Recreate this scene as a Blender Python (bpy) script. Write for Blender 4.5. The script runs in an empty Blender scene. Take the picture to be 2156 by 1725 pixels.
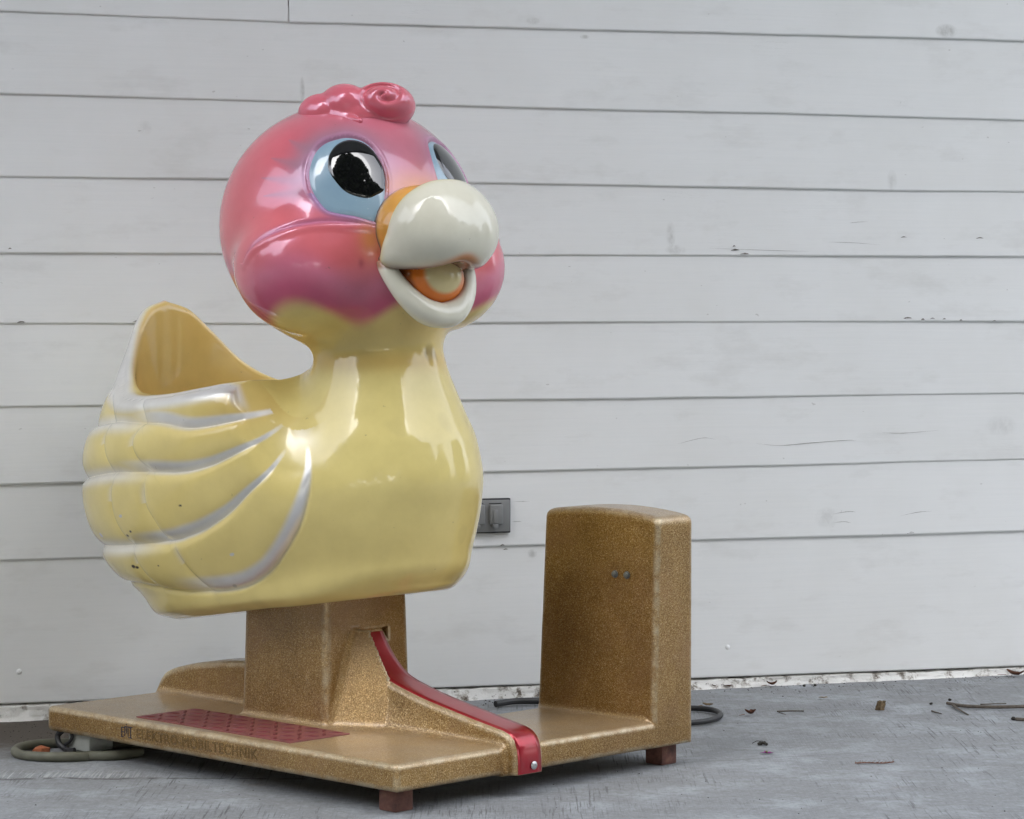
import bpy, bmesh, math, random, colorsys
import numpy as np
from mathutils import Vector, Matrix
from mathutils.kdtree import KDTree
R=math.radians
sc=bpy.context.scene
col=sc.collection
random.seed(7); rng=np.random.default_rng(11)
# ---------------- camera, sky, sun, exposure ----------------
cam=bpy.data.cameras.new('camera'); cam.sensor_width=36; cam.lens=36*5869/2156; cam.clip_start=.1; cam.clip_end=400
camo=bpy.data.objects.new('camera',cam); col.objects.link(camo)
camo.location=(0,0,1.0); camo.rotation_euler=(R(90-2.3173),0,0); sc.camera=camo
SUN_EL,SUN_AZ=R(50),R(178)
w=bpy.data.worlds.new('World'); sc.world=w; w.use_nodes=True
nt=w.node_tree; bg=nt.nodes['Background']
sky=nt.nodes.new('ShaderNodeTexSky'); sky.sky_type='NISHITA'; sky.sun_disc=False
sky.sun_elevation=SUN_EL; sky.sun_rotation=SUN_AZ; sky.dust_density=4; sky.air_density=1.0; sky.ozone_density=1
hs=nt.nodes.new('ShaderNodeHueSaturation'); hs.inputs['Saturation'].default_value=.30
nt.links.new(sky.outputs[0],hs.inputs['Color']); nt.links.new(hs.outputs[0],bg.inputs[0]); bg.inputs[1].default_value=.15
sl=bpy.data.lights.new('sun','SUN'); sl.energy=.5; sl.angle=R(60); sl.color=(1,1,1)
so=bpy.data.objects.new('sun',sl); col.objects.link(so); so.location=(4,-4,6)
d=Vector((math.sin(SUN_AZ)*math.cos(SUN_EL),math.cos(SUN_AZ)*math.cos(SUN_EL),math.sin(SUN_EL)))
so.rotation_euler=d.to_track_quat('Z','Y').to_euler()
vs=sc.view_settings; vs.view_transform='Standard'; vs.look='None'; vs.gamma=1; vs.use_curve_mapping=False; vs.exposure=2.52
sc.cycles.max_bounces=6

# ---------------- helpers ----------------
def lin(r,g,b):
    def f(c):
        c/=255.; return c/12.92 if c<=.04045 else ((c+.055)/1.055)**2.4
    return (f(r),f(g),f(b))
class NT:
    def __init__(s,name):
        s.m=bpy.data.materials.new(name); s.m.use_nodes=True; s.t=s.m.node_tree; s.b=s.t.nodes['Principled BSDF']; s.out=s.t.nodes['Material Output']
    def n(s,ty,ins=None,**kw):
        x=s.t.nodes.new('ShaderNode'+ty)
        for k,v in kw.items(): setattr(x,k,v)
        for k,v in (ins or {}).items(): s.set(x.inputs[k],v)
        return x
    def set(s,inp,v):
        if isinstance(v,bpy.types.NodeSocket): s.t.links.new(v,inp)
        elif isinstance(v,bpy.types.Node): s.t.links.new(v.outputs[0],inp)
        else:
            if isinstance(v,tuple) and len(v)==3 and inp.type=='RGBA': v=(*v,1)
            inp.default_value=v
    def p(s,**kw):
        for k,v in kw.items(): s.set(s.b.inputs[k.replace('_',' ')],v)
        return s
    def ramp(s,fac,stops,interp='LINEAR'):
        r=s.n('ValToRGB',{'Fac':fac}); e=r.color_ramp; e.interpolation=interp
        while len(e.elements)<len(stops): e.elements.new(.5)
        for el,(pos,c) in zip(e.elements,stops):
            el.position=pos; el.color=(*c,1) if isinstance(c,tuple) else (c,c,c,1)
        return r
    def mix(s,fac,a,b,bt='MIX'):
        x=s.n('Mix',data_type='RGBA',blend_type=bt)
        s.set(x.inputs[0],fac); s.set(x.inputs[6],a); s.set(x.inputs[7],b); return x.outputs[2]
    def math(s,op,a,b=0.,c=0.):
        x=s.n('Math',operation=op); s.set(x.inputs[0],a); s.set(x.inputs[1],b); s.set(x.inputs[2],c); return x.outputs[0]
    def coord(s,scale=(1,1,1),rot=(0,0,0),src='Object'):
        tc=s.n('TexCoord'); mp=s.n('Mapping',{'Vector':tc.outputs[src],'Scale':scale,'Rotation':rot}); return mp.outputs[0]
    def noise(s,vec,scale,detail=3.,rough=.5,dist=0.):
        return s.n('TexNoise',{'Vector':vec,'Scale':scale,'Detail':detail,'Roughness':rough,'Distortion':dist})
    def bump(s,h,strength=.3,dist=.001,normal=None):
        i={'Height':h,'Strength':strength,'Distance':dist}
        if normal is not None: i['Normal']=normal
        return s.n('Bump',i)
def simple(name,c,rough=.5,metal=0.,coat=0.,var=.12,scale=60.,bump=.15,bd=.0006):
    m=NT(name); v=m.coord(); nz=m.noise(v,scale,4.)
    cc=m.mix(nz.outputs[0],tuple(x*(1-var*1.6) for x in c),tuple(min(1,x*(1+var*1.6)) for x in c))
    m.p(Base_Color=cc,Roughness=rough,Metallic=metal,Coat_Weight=.95*coat,Coat_Roughness=.06)
    if bump: m.p(Normal=m.bump(nz.outputs[0],bump,bd))
    return m.m

def tag(o,label=None,cat=None,group=None,kind=None):
    if label: o['label']=label
    if cat: o['category']=cat
    if group: o['group']=group
    if kind: o['kind']=kind
    return o
def empty(name,loc=(0,0,0),rz=0.,parent=None):
    o=bpy.data.objects.new(name,None); o.empty_display_size=.05; col.objects.link(o); o.location=loc; o.rotation_euler=(0,0,rz)
    if parent: o.parent=parent
    return o
def link(name,me,mat,parent=None,loc=(0,0,0),rot=(0,0,0)):
    o=bpy.data.objects.new(name,me); col.objects.link(o); o.location=loc; o.rotation_euler=rot
    if mat and not me.materials: me.materials.append(mat)
    if parent: o.parent=parent
    return o
def mesh_np(name,V,Q,smooth=True,nrm=None):
    me=bpy.data.meshes.new(name); V=np.ascontiguousarray(V,np.float32)
    k=Q.shape[1]
    me.vertices.add(len(V)); me.vertices.foreach_set('co',V.ravel())
    me.loops.add(Q.size); me.loops.foreach_set('vertex_index',np.ascontiguousarray(Q,np.int32).ravel())
    me.polygons.add(len(Q)); me.polygons.foreach_set('loop_start',np.arange(0,Q.size,k,dtype=np.int32))
    me.update(calc_edges=True)
    me.polygons.foreach_set('use_smooth',np.full(len(Q),smooth))
    if nrm is not None: me.normals_split_custom_set_from_vertices(np.asarray(nrm,np.float32))
    me.validate(); return me
def attr_color(me,name,C):
    a=me.color_attributes.new(name,'FLOAT_COLOR','POINT'); c=np.ones((len(C),4),np.float32); c[:,:3]=C; a.data.foreach_set('color',c.ravel())
def attr_f(me,name,F):
    a=me.attributes.new(name,'FLOAT','POINT'); a.data.foreach_set('value',np.ascontiguousarray(F,np.float32))
def pick(V,Q,mask,*extra):
    q=Q[mask]; u,inv=np.unique(q,return_inverse=True); return (V[u],inv.reshape(q.shape))+tuple(e[u] for e in extra)
class MB:
    """collects bevelled boxes, tubes and lathes into one mesh"""
    def __init__(s): s.bm=bmesh.new()
    def box(s,lo,hi,bev=0.,seg=2,rz=0.,about=None):
        r=bmesh.ops.create_cube(s.bm,size=1.); vs_=r['verts']
        for v in vs_: v.co=Vector([lo[i]+(v.co[i]+.5)*(hi[i]-lo[i]) for i in range(3)])
        if rz: bmesh.ops.rotate(s.bm,verts=vs_,cent=about or [(lo[i]+hi[i])/2 for i in range(3)],matrix=Matrix.Rotation(rz,3,'Z'))
        if bev: bmesh.ops.bevel(s.bm,geom=list({e for v in vs_ for e in v.link_edges}),offset=bev,segments=seg,affect='EDGES',profile=.5)
        return s
    def tube(s,pts,rad,n=10,cap=True):
        pts=[Vector(p) for p in pts]; rings=[]; up=None
        rs=rad if hasattr(rad,'__len__') else [rad]*len(pts)
        for i,p in enumerate(pts):
            t=(pts[min(i+1,len(pts)-1)]-pts[max(i-1,0)]).normalized()
            if up is None:
                a=Vector((0,0,1)) if abs(t.z)<.9 else Vector((1,0,0)); up=(a-t*a.dot(t)).normalized()
            else: up=(up-t*up.dot(t)).normalized()
            sd=t.cross(up)
            rings.append([s.bm.verts.new(p+(up*math.cos(2*math.pi*k/n)+sd*math.sin(2*math.pi*k/n))*rs[i]) for k in range(n)])
        for a,b in zip(rings,rings[1:]):
            for k in range(n): s.bm.faces.new((a[k],a[(k+1)%n],b[(k+1)%n],b[k]))
        if cap: s.bm.faces.new(rings[0][::-1]); s.bm.faces.new(rings[-1])
        return s
    def lathe(s,prof,axis='Z',c=(0,0,0),n=20):
        c=Vector(c); rings=[]
        def put(r,h,k):
            a=2*math.pi*k/n; x,y=r*math.cos(a),r*math.sin(a)
            return c+(Vector((x,y,h)) if axis=='Z' else Vector((h,x,y)) if axis=='X' else Vector((y,h,x)))
        for r,h in prof: rings.append([s.bm.verts.new(put(r,h,k)) for k in range(n)])
        for a,b in zip(rings,rings[1:]):
            for k in range(n): s.bm.faces.new((a[k],a[(k+1)%n],b[(k+1)%n],b[k]))
        s.bm.faces.new(rings[0][::-1]); s.bm.faces.new(rings[-1]); return s
    def prism(s,poly,thick,M):
        a=[s.bm.verts.new(M@Vector((x,y,0))) for x,y in poly]; b=[s.bm.verts.new(M@Vector((x,y,thick))) for x,y in poly]
        s.bm.faces.new(a[::-1]); s.bm.faces.new(b)
        for k in range(len(poly)): s.bm.faces.new((a[k],a[(k+1)%len(a)],b[(k+1)%len(a)],b[k]))
        return s
    def build(s,name,mat,parent=None,smooth=True,loc=(0,0,0),rot=(0,0,0)):
        bmesh.ops.recalc_face_normals(s.bm,faces=s.bm.faces)
        me=bpy.data.meshes.new(name); s.bm.to_mesh(me); s.bm.free()
        if smooth:
            me.polygons.foreach_set('use_smooth',np.ones(len(me.polygons),bool)); me.set_sharp_from_angle(angle=R(35))
        return link(name,me,mat,parent,loc,rot)
def smooth_line(pts,n=8):
    P=[np.array(p,float) for p in pts]; P=[2*P[0]-P[1]]+P+[2*P[-1]-P[-2]]; out=[]
    for i in range(1,len(P)-2):
        for t in np.arange(n)/n:
            out.append(.5*((2*P[i])+(-P[i-1]+P[i+1])*t+(2*P[i-1]-5*P[i]+4*P[i+1]-P[i+2])*t*t+(-P[i-1]+3*P[i]-3*P[i+1]+P[i+2])*t**3))
    out.append(P[-2]); return np.array(out)

# ---------------- materials ----------------
def mat_gold():
    m=NT('gold_flake_paint'); v=m.coord()
    a=m.n('TexVoronoi',{'Vector':v,'Scale':720.}); sep=m.n('SeparateColor',{'Color':a.outputs['Color']})
    big=m.noise(v,7.,4.,.6)
    c=m.ramp(sep.outputs[0],[(0,(.24,.130,.034)),(.45,(.37,.215,.066)),(.85,(.49,.315,.115)),(.98,(.70,.52,.27))])
    tone=m.ramp(m.noise(v,4.5,5.,.6).outputs[0],[(.32,(.66,.62,.56)),(.68,(1.12,1.12,1.12))]); c_=m.mix(1.,c.outputs[0],tone.outputs[0],'MULTIPLY')
    worn_glint=m.mix(m.ramp(big.outputs[0],[(.48,0.),(.75,.55)]).outputs[0],c_,(.34,.19,.09))
    normal_xyz=m.n('SeparateXYZ',{'Vector':m.n('NewGeometry').outputs['Normal']})
    dn=m.math('MULTIPLY',m.math('SMOOTH_MIN',m.math('MAXIMUM',normal_xyz.outputs[2],0.),1.,.1),m.ramp(m.noise(v,14.,5.).outputs[0],[(.2,.45),(.7,.8)]).outputs[0])
    worn_glint=m.mix(m.math('MULTIPLY',dn,.6),worn_glint,(.36,.32,.25))  # upward faces greyer and less metallic, broken up by noise
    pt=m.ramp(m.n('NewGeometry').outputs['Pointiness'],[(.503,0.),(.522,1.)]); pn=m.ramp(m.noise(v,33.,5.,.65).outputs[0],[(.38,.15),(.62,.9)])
    worn_glint=m.mix(m.math('MULTIPLY',m.math('MULTIPLY',pt.outputs[0],pn.outputs[0]),.75),worn_glint,(.60,.52,.36))  # pale highlight painted into the rounded edges, broken up by noise
    nv=m.n('VectorMath',{0:a.outputs['Color'],1:(.5,.5,.5)},operation='SUBTRACT')
    sc_=m.n('VectorMath',{0:nv.outputs[0]},operation='SCALE'); sc_.inputs['Scale'].default_value=.40
    geo=m.n('NewGeometry'); add=m.n('VectorMath',{0:sc_.outputs[0],1:geo.outputs['Normal']},operation='ADD'); nn=m.n('VectorMath',{0:add.outputs[0]},operation='NORMALIZE')
    m.p(Base_Color=worn_glint,Metallic=m.math('SUBTRACT',.72,m.math('MULTIPLY',dn,.55)),Roughness=.42,Normal=nn.outputs[0],Coat_Weight=.6,Coat_Roughness=.2)
    return m.m
def mat_duck(name='duck_gloss_paint',rough=.5,coat=1.):
    m=NT(name); v=m.coord(); at=m.n('Attribute',attribute_name='paint'); sv=m.n('Attribute',attribute_name='silver'); pl=m.n('Attribute',attribute_name='pearl')
    nz=m.noise(v,9.,5.,.6); fine=m.noise(v,230.,2.)
    c=m.mix(m.ramp(nz.outputs[0],[(.35,0.),(.7,.16)]).outputs[0],at.outputs['Color'],(.30,.22,.10),'MULTIPLY')
    spk=m.ramp(m.noise(v,95.,2.,.5).outputs[0],[(.755,0.),(.78,.7)])
    c=m.mix(m.math('MULTIPLY',spk.outputs[0],.5),c,(.12,.09,.06))
    wav=m.noise(v,26.,2.)
    bp=m.bump(wav.outputs[0],.10,.004); bp=m.bump(fine.outputs[0],.05,.0008,bp)
    m.p(Base_Color=c,Roughness=m.math('ADD',m.math('MULTIPLY',sv.outputs['Fac'],-.13),rough),Metallic=m.math('MULTIPLY',sv.outputs['Fac'],.62),Coat_Weight=.95*coat,Coat_Roughness=m.ramp(m.noise(v,5.,6.,.65).outputs[0],[(.35,.035),(.75,.13)]).outputs[0],Coat_IOR=1.5,Normal=bp)
    m.p(Coat_Normal=bp,Specular_IOR_Level=.15)
    # pearl lacquer over the head: a thin lilac sheen
    gl=m.n('BsdfGlossy',{'Color':(.80,.55,.95),'Roughness':.22,'Normal':bp.outputs[0]})
    mx=m.n('MixShader',{0:m.math('MULTIPLY',pl.outputs['Fac'],.05),1:m.b.outputs[0],2:gl.outputs[0]})
    m.t.links.new(mx.outputs[0],m.out.inputs[0])
    return m.m
def mat_wall():
    m=NT('white_board_paint'); v=m.coord(); info=m.n('ObjectInfo')
    off=m.n('VectorMath',{0:v,1:m.n('VectorMath',{0:m.n('CombineXYZ',{0:info.outputs['Random'],1:info.outputs['Random'],2:info.outputs['Random']}).outputs[0],1:(37.,11.,23.)},operation='MULTIPLY').outputs[0]},operation='ADD').outputs[0]
    st=m.n('Mapping',{'Vector':off,'Scale':(2.2,20.,75.)}).outputs[0]
    gr=m.noise(st,2.2,6.,.62); st2=m.n('Mapping',{'Vector':off,'Scale':(5.,20.,14.)}).outputs[0]
    bl=m.noise(st2,.9,5.,.65); soft=m.noise(off,3.4,4.,.6)
    c=m.mix(gr.outputs[0],(.745,.765,.775),(.80,.81,.815))
    c=m.mix(m.ramp(bl.outputs[0],[(.54,0.),(.76,.36)]).outputs[0],c,(.53,.53,.515))
    c=m.mix(m.ramp(soft.outputs[0],[(.40,0.),(.70,.16)]).outputs[0],c,(.58,.57,.53))
    sp=m.ramp(m.noise(m.n('Mapping',{'Vector':off,'Scale':(1.,1.,2.2)}).outputs[0],36.,2.,.5).outputs[0],[(.765,0.),(.785,.7)])
    c=m.mix(m.math('MULTIPLY',sp.outputs[0],.55),c,(.30,.29,.28))
    # a few rubbed and mildewed spots
    sx=m.n('SeparateXYZ',{'Vector':v}); sm=m.noise(m.n('Mapping',{'Vector':v,'Scale':(1.,1.,.6)}).outputs[0],70.,5.,.65)
    for x_,z_,rx,rz,k_ in ((1.457,1.647,.014,.006,.5),(1.32,1.682,.02,.01,.35),(2.453,1.69,.034,.02,.55),(.7336,1.4984,.007,.034,.6),(1.687,1.155,.014,.036,.42),(1.70,1.118,.03,.014,.40),(2.30,1.30,.016,.03,.28),(1.32,.36,.014,.012,.5),(2.12,.43,.035,.03,.25),(.35,1.40,.02,.02,.2),(2.62,.66,.05,.03,.2)):
        dd=m.math('ADD',m.math('POWER',m.math('DIVIDE',m.math('SUBTRACT',sx.outputs[0],x_),rx),2.),m.math('POWER',m.math('DIVIDE',m.math('SUBTRACT',sx.outputs[2],z_),rz),2.))
        mk=m.math('MULTIPLY',m.ramp(dd,[(.1,1.),(1.,0.)]).outputs[0],m.ramp(sm.outputs[0],[(.35,.2),(.62,1.)]).outputs[0])
        c=m.mix(m.math('MULTIPLY',mk,k_),c,(.30,.30,.285))
    # hairline checks in the paint, running with the grain
    wv=m.noise(m.n('Mapping',{'Vector':off,'Scale':(3.2,5.,60.)}).outputs[0],1.3,7.,.7,.3)
    ck=m.ramp(m.math('ABSOLUTE',m.math('SUBTRACT',wv.outputs[0],.5)),[(0.,1.),(.006,0.)])
    msk=m.ramp(m.noise(off,2.6,2.).outputs[0],[(.62,0.),(.70,1.)])
    ckm=m.math('MULTIPLY',ck.outputs[0],msk.outputs[0])
    c=m.mix(m.math('MULTIPLY',ckm,.35),c,(.33,.33,.32))
    b=m.bump(gr.outputs[0],.22,.0012); b=m.bump(ckm,-.5,.0006,b)
    m.p(Base_Color=c,Roughness=.55,Normal=b); m.p(Specular_IOR_Level=.35); return m.m
def mat_mortar():
    m=NT('flaking_white_mortar'); v=m.coord()
    n=m.noise(v,22.,8.,.7); n2=m.noise(v,60.,4.,.6)
    c=m.ramp(n.outputs[0],[(.36,(.12,.10,.08)),(.41,(.42,.40,.37)),(.47,(.74,.74,.72)),(.75,(.80,.80,.78))])
    spk=m.ramp(n2.outputs[0],[(.66,0.),(.70,1.)]); cc=m.mix(m.math('MULTIPLY',spk.outputs[0],.7),c.outputs[0],(.10,.085,.07))
    m.p(Base_Color=cc,Roughness=.9,Normal=m.bump(n.outputs[0],.7,.006)); return m.m
def mat_concrete():
    m=NT('worn_painted_concrete'); v=m.coord(src='Object')
    br=m.n('Mapping',{'Vector':v,'Rotation':(0,0,R(-15)),'Scale':(42.,1.1,1.)}).outputs[0]
    br2=m.n('Mapping',{'Vector':v,'Rotation':(0,0,R(-22)),'Scale':(70.,2.2,1.)}).outputs[0]
    s1=m.noise(br,4.2,5.,.65,.2); s2=m.noise(br2,4.,5.,.65,.2)
    big=m.noise(v,1.4,5.,.6); mid=m.noise(v,6.,6.,.65); fine=m.noise(v,190.,3.,.6); along=m.noise(m.n('Mapping',{'Vector':v,'Rotation':(0,0,R(-12)),'Scale':(1.,6.,1.)}).outputs[0],3.4,6.,.65)
    c=m.mix(big.outputs[0],(.178,.19,.203),(.278,.292,.305))
    c=m.mix(m.ramp(along.outputs[0],[(.40,0.),(.66,.75)]).outputs[0],c,(.19,.195,.195))
    c=m.mix(m.ramp(mid.outputs[0],[(.48,0.),(.66,.75)]).outputs[0],c,(.34,.365,.39))
    c=m.mix(m.ramp(m.noise(v,48.,5.,.7).outputs[0],[(.25,.55),(.5,0.),(.75,0.)]).outputs[0],c,(.12,.125,.125)); c=m.mix(m.ramp(m.noise(v,85.,4.,.7).outputs[0],[(.5,0.),(.72,.5)]).outputs[0],c,(.37,.395,.42))
    k1=m.math('MULTIPLY',m.ramp(s1.outputs[0],[(.565,0.),(.63,1.)]).outputs[0],m.ramp(m.noise(v,2.3,4.,.6).outputs[0],[(.47,0.),(.60,1.)]).outputs[0])
    k2=m.math('MULTIPLY',m.ramp(s2.outputs[0],[(.53,0.),(.60,1.)]).outputs[0],m.ramp(m.noise(v,2.9,5.,.6,.3).outputs[0],[(.53,0.),(.66,1.)]).outputs[0])
    c=m.mix(m.math('MULTIPLY',k1,.75),c,(.055,.055,.056)); c=m.mix(m.math('MULTIPLY',k2,.70),c,(.065,.065,.066))
    g=m.noise(v,130.,4.,.7)
    c=m.mix(m.ramp(g.outputs[0],[(.32,.35),(.5,0.)]).outputs[0],c,(.13,.13,.13))
    fl=m.math('MULTIPLY',m.ramp(m.noise(m.n('Mapping',{'Vector':v,'Scale':(1.,1.6,1.)}).outputs[0],70.,3.,.6).outputs[0],[(.66,0.),(.70,1.)]).outputs[0],m.ramp(m.noise(v,3.1,3.).outputs[0],[(.42,.1),(.62,1.)]).outputs[0])
    c=m.mix(m.math('MULTIPLY',fl,.75),c,(.46,.47,.48))
    rust=m.ramp(m.noise(v,4.3,4.,.6).outputs[0],[(.66,0.),(.78,.45)]); c=m.mix(rust.outputs[0],c,(.20,.15,.095))
    # damp dirt band against the foot of the wall
    xyz=m.n('SeparateXYZ',{'Vector':v}); dist=m.math('ADD',m.math('MULTIPLY',xyz.outputs[0],.3098),m.math('ADD',m.math('MULTIPLY',xyz.outputs[1],-.9508),6.58))
    dist=m.math('ADD',dist,m.math('MULTIPLY',m.math('SUBTRACT',mid.outputs[0],.5),.35))
    left=m.ramp(m.math('ADD',m.math('MULTIPLY',xyz.outputs[0],-.5),.5),[(.72,0.06),(1.0,1.)])
    dirt=m.math('MULTIPLY',m.ramp(dist,[(.34,1.),(.54,0.)]).outputs[0],left.outputs[0])
    c=m.mix(m.math('MULTIPLY',dirt,.95),c,m.mix(g.outputs[0],(.028,.021,.015),(.095,.074,.054)))
    # an old ridge in the screed on the left and a hairline crack on the right
    X_,Y_=xyz.outputs[0],xyz.outputs[1]; wob=m.math('MULTIPLY',m.math('SUBTRACT',m.noise(v,9.,5.,.7).outputs[0],.5),.07)
    l1=m.math('ADD',m.math('SUBTRACT',Y_,5.752),wob)
    k3=m.math('MULTIPLY',m.ramp(m.math('ABSOLUTE',l1),[(.0,1.),(.014,0.)]).outputs[0],m.math('MULTIPLY',m.ramp(m.math('ADD',m.math('MULTIPLY',X_,-1.),0.),[(.30,0.),(.5,1.)]).outputs[0],m.ramp(m.noise(v,21.,3.).outputs[0],[(.42,0.),(.52,1.)]).outputs[0]))
    c=m.mix(m.math('MULTIPLY',k3,.85),c,(.045,.042,.04))
    k5=m.math('MULTIPLY',m.ramp(m.math('SUBTRACT',l1,.05),[(.0,1.),(.07,0.)]).outputs[0],m.math('MULTIPLY',m.ramp(l1,[(.0,0.),(.02,1.)]).outputs[0],m.math('MULTIPLY',m.ramp(m.math('MULTIPLY',X_,-1.),[(.68,0.),(.85,1.)]).outputs[0],m.ramp(m.noise(br,5.,5.,.7).outputs[0],[(.5,0.),(.58,1.)]).outputs[0])))
    c=m.mix(m.math('MULTIPLY',k5,.7),c,(.48,.49,.50))
    l2=m.math('ADD',m.math('SUBTRACT',Y_,m.math('ADD',m.math('MULTIPLY',X_,.33),5.83)),m.math('MULTIPLY',wob,.5))
    k4=m.math('MULTIPLY',m.ramp(m.math('ABSOLUTE',l2),[(.0,1.),(.0045,0.)]).outputs[0],m.ramp(X_,[(.05,0.),(.3,1.)]).outputs[0])
    c=m.mix(m.math('MULTIPLY',k4,.5),c,(.07,.07,.07))
    h=m.math('ADD',m.math('MULTIPLY',fine.outputs[0],.4),m.math('ADD',m.math('MULTIPLY',s1.outputs[0],.8),mid.outputs[0]))
    m.p(Base_Color=c,Roughness=.72,Normal=m.bump(h,.5,.004)); m.p(Specular_IOR_Level=.35); return m.m
def mat_red_strip():
    m=NT('red_metallic_strip'); v=m.coord(); n=m.noise(v,40.,5.,.6)
    c=m.mix(m.ramp(n.outputs[0],[(.4,0.),(.75,.35)]).outputs[0],(.34,.010,.022),(.30,.07,.07))
    m.p(Base_Color=c,Metallic=.55,Roughness=.30,Coat_Weight=.5,Coat_Roughness=.12); return m.m
def mat_rust():
    m=NT('rusty_red_steel'); v=m.coord(); n=m.noise(v,45.,6.,.65)
    m.p(Base_Color=m.ramp(n.outputs[0],[(.3,(.05,.022,.018)),(.55,(.13,.055,.04)),(.8,(.22,.12,.08))]).outputs[0],Roughness=.8,Normal=m.bump(n.outputs[0],.4,.002)); return m.m
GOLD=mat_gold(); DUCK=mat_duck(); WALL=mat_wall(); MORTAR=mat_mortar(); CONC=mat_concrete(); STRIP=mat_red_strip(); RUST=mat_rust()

f4=np.float32
# ---------- implicit-surface modelling helpers ----------
def smin(a,b,k):
    h=np.clip(.5+.5*(b-a)/k,0,1); return b+(a-b)*h-k*h*(1-h)
def smax(a,b,k): return -smin(-a,-b,k)
def ell(p,c,r):
    q=[(p[i]-c[i])/r[i] for i in range(3)]
    k0=np.sqrt(q[0]**2+q[1]**2+q[2]**2)+1e-6
    k1=np.sqrt((q[0]/r[0])**2+(q[1]/r[1])**2+(q[2]/r[2])**2)+1e-6
    return k0*(k0-1)/k1
def sph(p,c,r): return np.sqrt(sum((p[i]-c[i])**2 for i in range(3)))-r
def capsule(p,a,b,ra,rb):
    a=np.array(a,float);b=np.array(b,float);d=b-a;L2=d@d
    t=np.clip(((p[0]-a[0])*d[0]+(p[1]-a[1])*d[1]+(p[2]-a[2])*d[2])/L2,0,1)
    return np.sqrt(sum((p[i]-a[i]-t*d[i])**2 for i in range(3)))-(ra+(rb-ra)*t)
def surface_nets(fn,lo,hi,h):
    n=[int(math.ceil((hi[i]-lo[i])/h))+1 for i in range(3)]
    ax=[(lo[i]+h*np.arange(n[i])).astype(f4) for i in range(3)]
    v=np.empty(n,f4)
    for i0 in range(0,n[0],24):
        X,Y,Z=np.meshgrid(ax[0][i0:i0+24],ax[1],ax[2],indexing='ij')
        v[i0:i0+24]=fn((X,Y,Z))
    ins=v<0
    m=n[0]-1,n[1]-1,n[2]-1
    cnt=np.zeros(m,np.int8)
    for dx in(0,1):
        for dy in(0,1):
            for dz in(0,1): cnt+=ins[dx:dx+m[0],dy:dy+m[1],dz:dz+m[2]]
    act=(cnt>0)&(cnt<8)
    idx=-np.ones(m,np.int64); cells=np.argwhere(act); idx[act]=np.arange(len(cells))
    acc=np.zeros((len(cells),3));num=np.zeros(len(cells))
    corners=[(0,0,0),(1,0,0),(0,1,0),(1,1,0),(0,0,1),(1,0,1),(0,1,1),(1,1,1)]
    for i,a in enumerate(corners):
        for b in corners[i+1:]:
            if sum(abs(a[k]-b[k]) for k in range(3))!=1: continue
            va=v[cells[:,0]+a[0],cells[:,1]+a[1],cells[:,2]+a[2]];vb=v[cells[:,0]+b[0],cells[:,1]+b[1],cells[:,2]+b[2]]
            x=(va<0)!=(vb<0)
            t=np.where(x,va/np.where(x,va-vb,1),0)
            for k in range(3): acc[:,k]+=np.where(x,a[k]+t*(b[k]-a[k]),0)
            num+=x
    V=(cells+acc/num[:,None])*h+np.array(lo)
    Q=[]
    for d in range(3):
        u,w=(d+1)%3,(d+2)%3
        s0=[slice(None)]*3;s1=[slice(None)]*3
        s0[d]=slice(0,-1);s1[d]=slice(1,None)
        a=ins[tuple(s0)];b=ins[tuple(s1)]
        e=np.argwhere(a!=b); e=e[(e[:,u]>0)&(e[:,w]>0)&(e[:,u]<m[u])&(e[:,w]<m[w])]
        o=a[e[:,0],e[:,1],e[:,2]]
        def g(du,dw):
            c=e.copy();c[:,u]-=du;c[:,w]-=dw; return idx[c[:,0],c[:,1],c[:,2]]
        q=np.stack([g(1,1),g(0,1),g(0,0),g(1,0)],1)
        q[~o]=q[~o][:,::-1]; Q.append(q)
    Q=np.concatenate(Q); Q=Q[(Q>=0).all(1)]
    return V,Q
def cols(V): return (V[:,0].astype(f4),V[:,1].astype(f4),V[:,2].astype(f4))
def grad(fn,V,e=1.5e-3):
    out=np.empty(V.shape)
    for k in range(3):
        d=np.zeros(3);d[k]=e
        out[:,k]=(fn(cols(V+d))-fn(cols(V-d)))/(2*e)
    return out
def settle(fn,V,it=2,cap=.01):
    for _ in range(it):
        g=grad(fn,V);val=fn(cols(V)); st=val[:,None]*g/(np.sum(g*g,1)+1e-6)[:,None]
        l=np.linalg.norm(st,axis=1,keepdims=True); st*=np.minimum(1,cap/(l+1e-9)); V=V-st
    return V
def subdivide(V,Q):
    E=np.concatenate([np.sort(Q[:,[i,(i+1)%4]],1) for i in range(4)])
    key=E[:,0]*(len(V)+1)+E[:,1]
    _,first,inv=np.unique(key,return_index=True,return_inverse=True)
    ue=E[first]; nv,ne,nq=len(V),len(ue),len(Q)
    W=np.concatenate([V,(V[ue[:,0]]+V[ue[:,1]])/2,V[Q].mean(1)])
    m=[nv+inv[i*nq:(i+1)*nq] for i in range(4)]; c=nv+ne+np.arange(nq)
    R=np.concatenate([np.stack([Q[:,i],m[i],c,m[(i+3)%4]],1) for i in range(4)])
    return W,R
def normals(V,Q):
    n=np.cross(V[Q[:,2]]-V[Q[:,0]],V[Q[:,3]]-V[Q[:,1]])
    N=np.zeros(V.shape)
    for i in range(4):
        for k in range(3): N[:,k]+=np.bincount(Q[:,i],n[:,k],len(V))
    return N/(np.linalg.norm(N,axis=1,keepdims=True)+1e-12)
def relax(V,Q,w=.5):
    S=np.zeros(V.shape);c=np.zeros(len(V))
    for i in range(4):
        for j in((i+1)%4,(i+3)%4):
            for k in range(3): S[:,k]+=np.bincount(Q[:,i],V[Q[:,j],k],len(V))
            c+=np.bincount(Q[:,i],minlength=len(V))
    return V*(1-w)+w*S/c[:,None]
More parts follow.
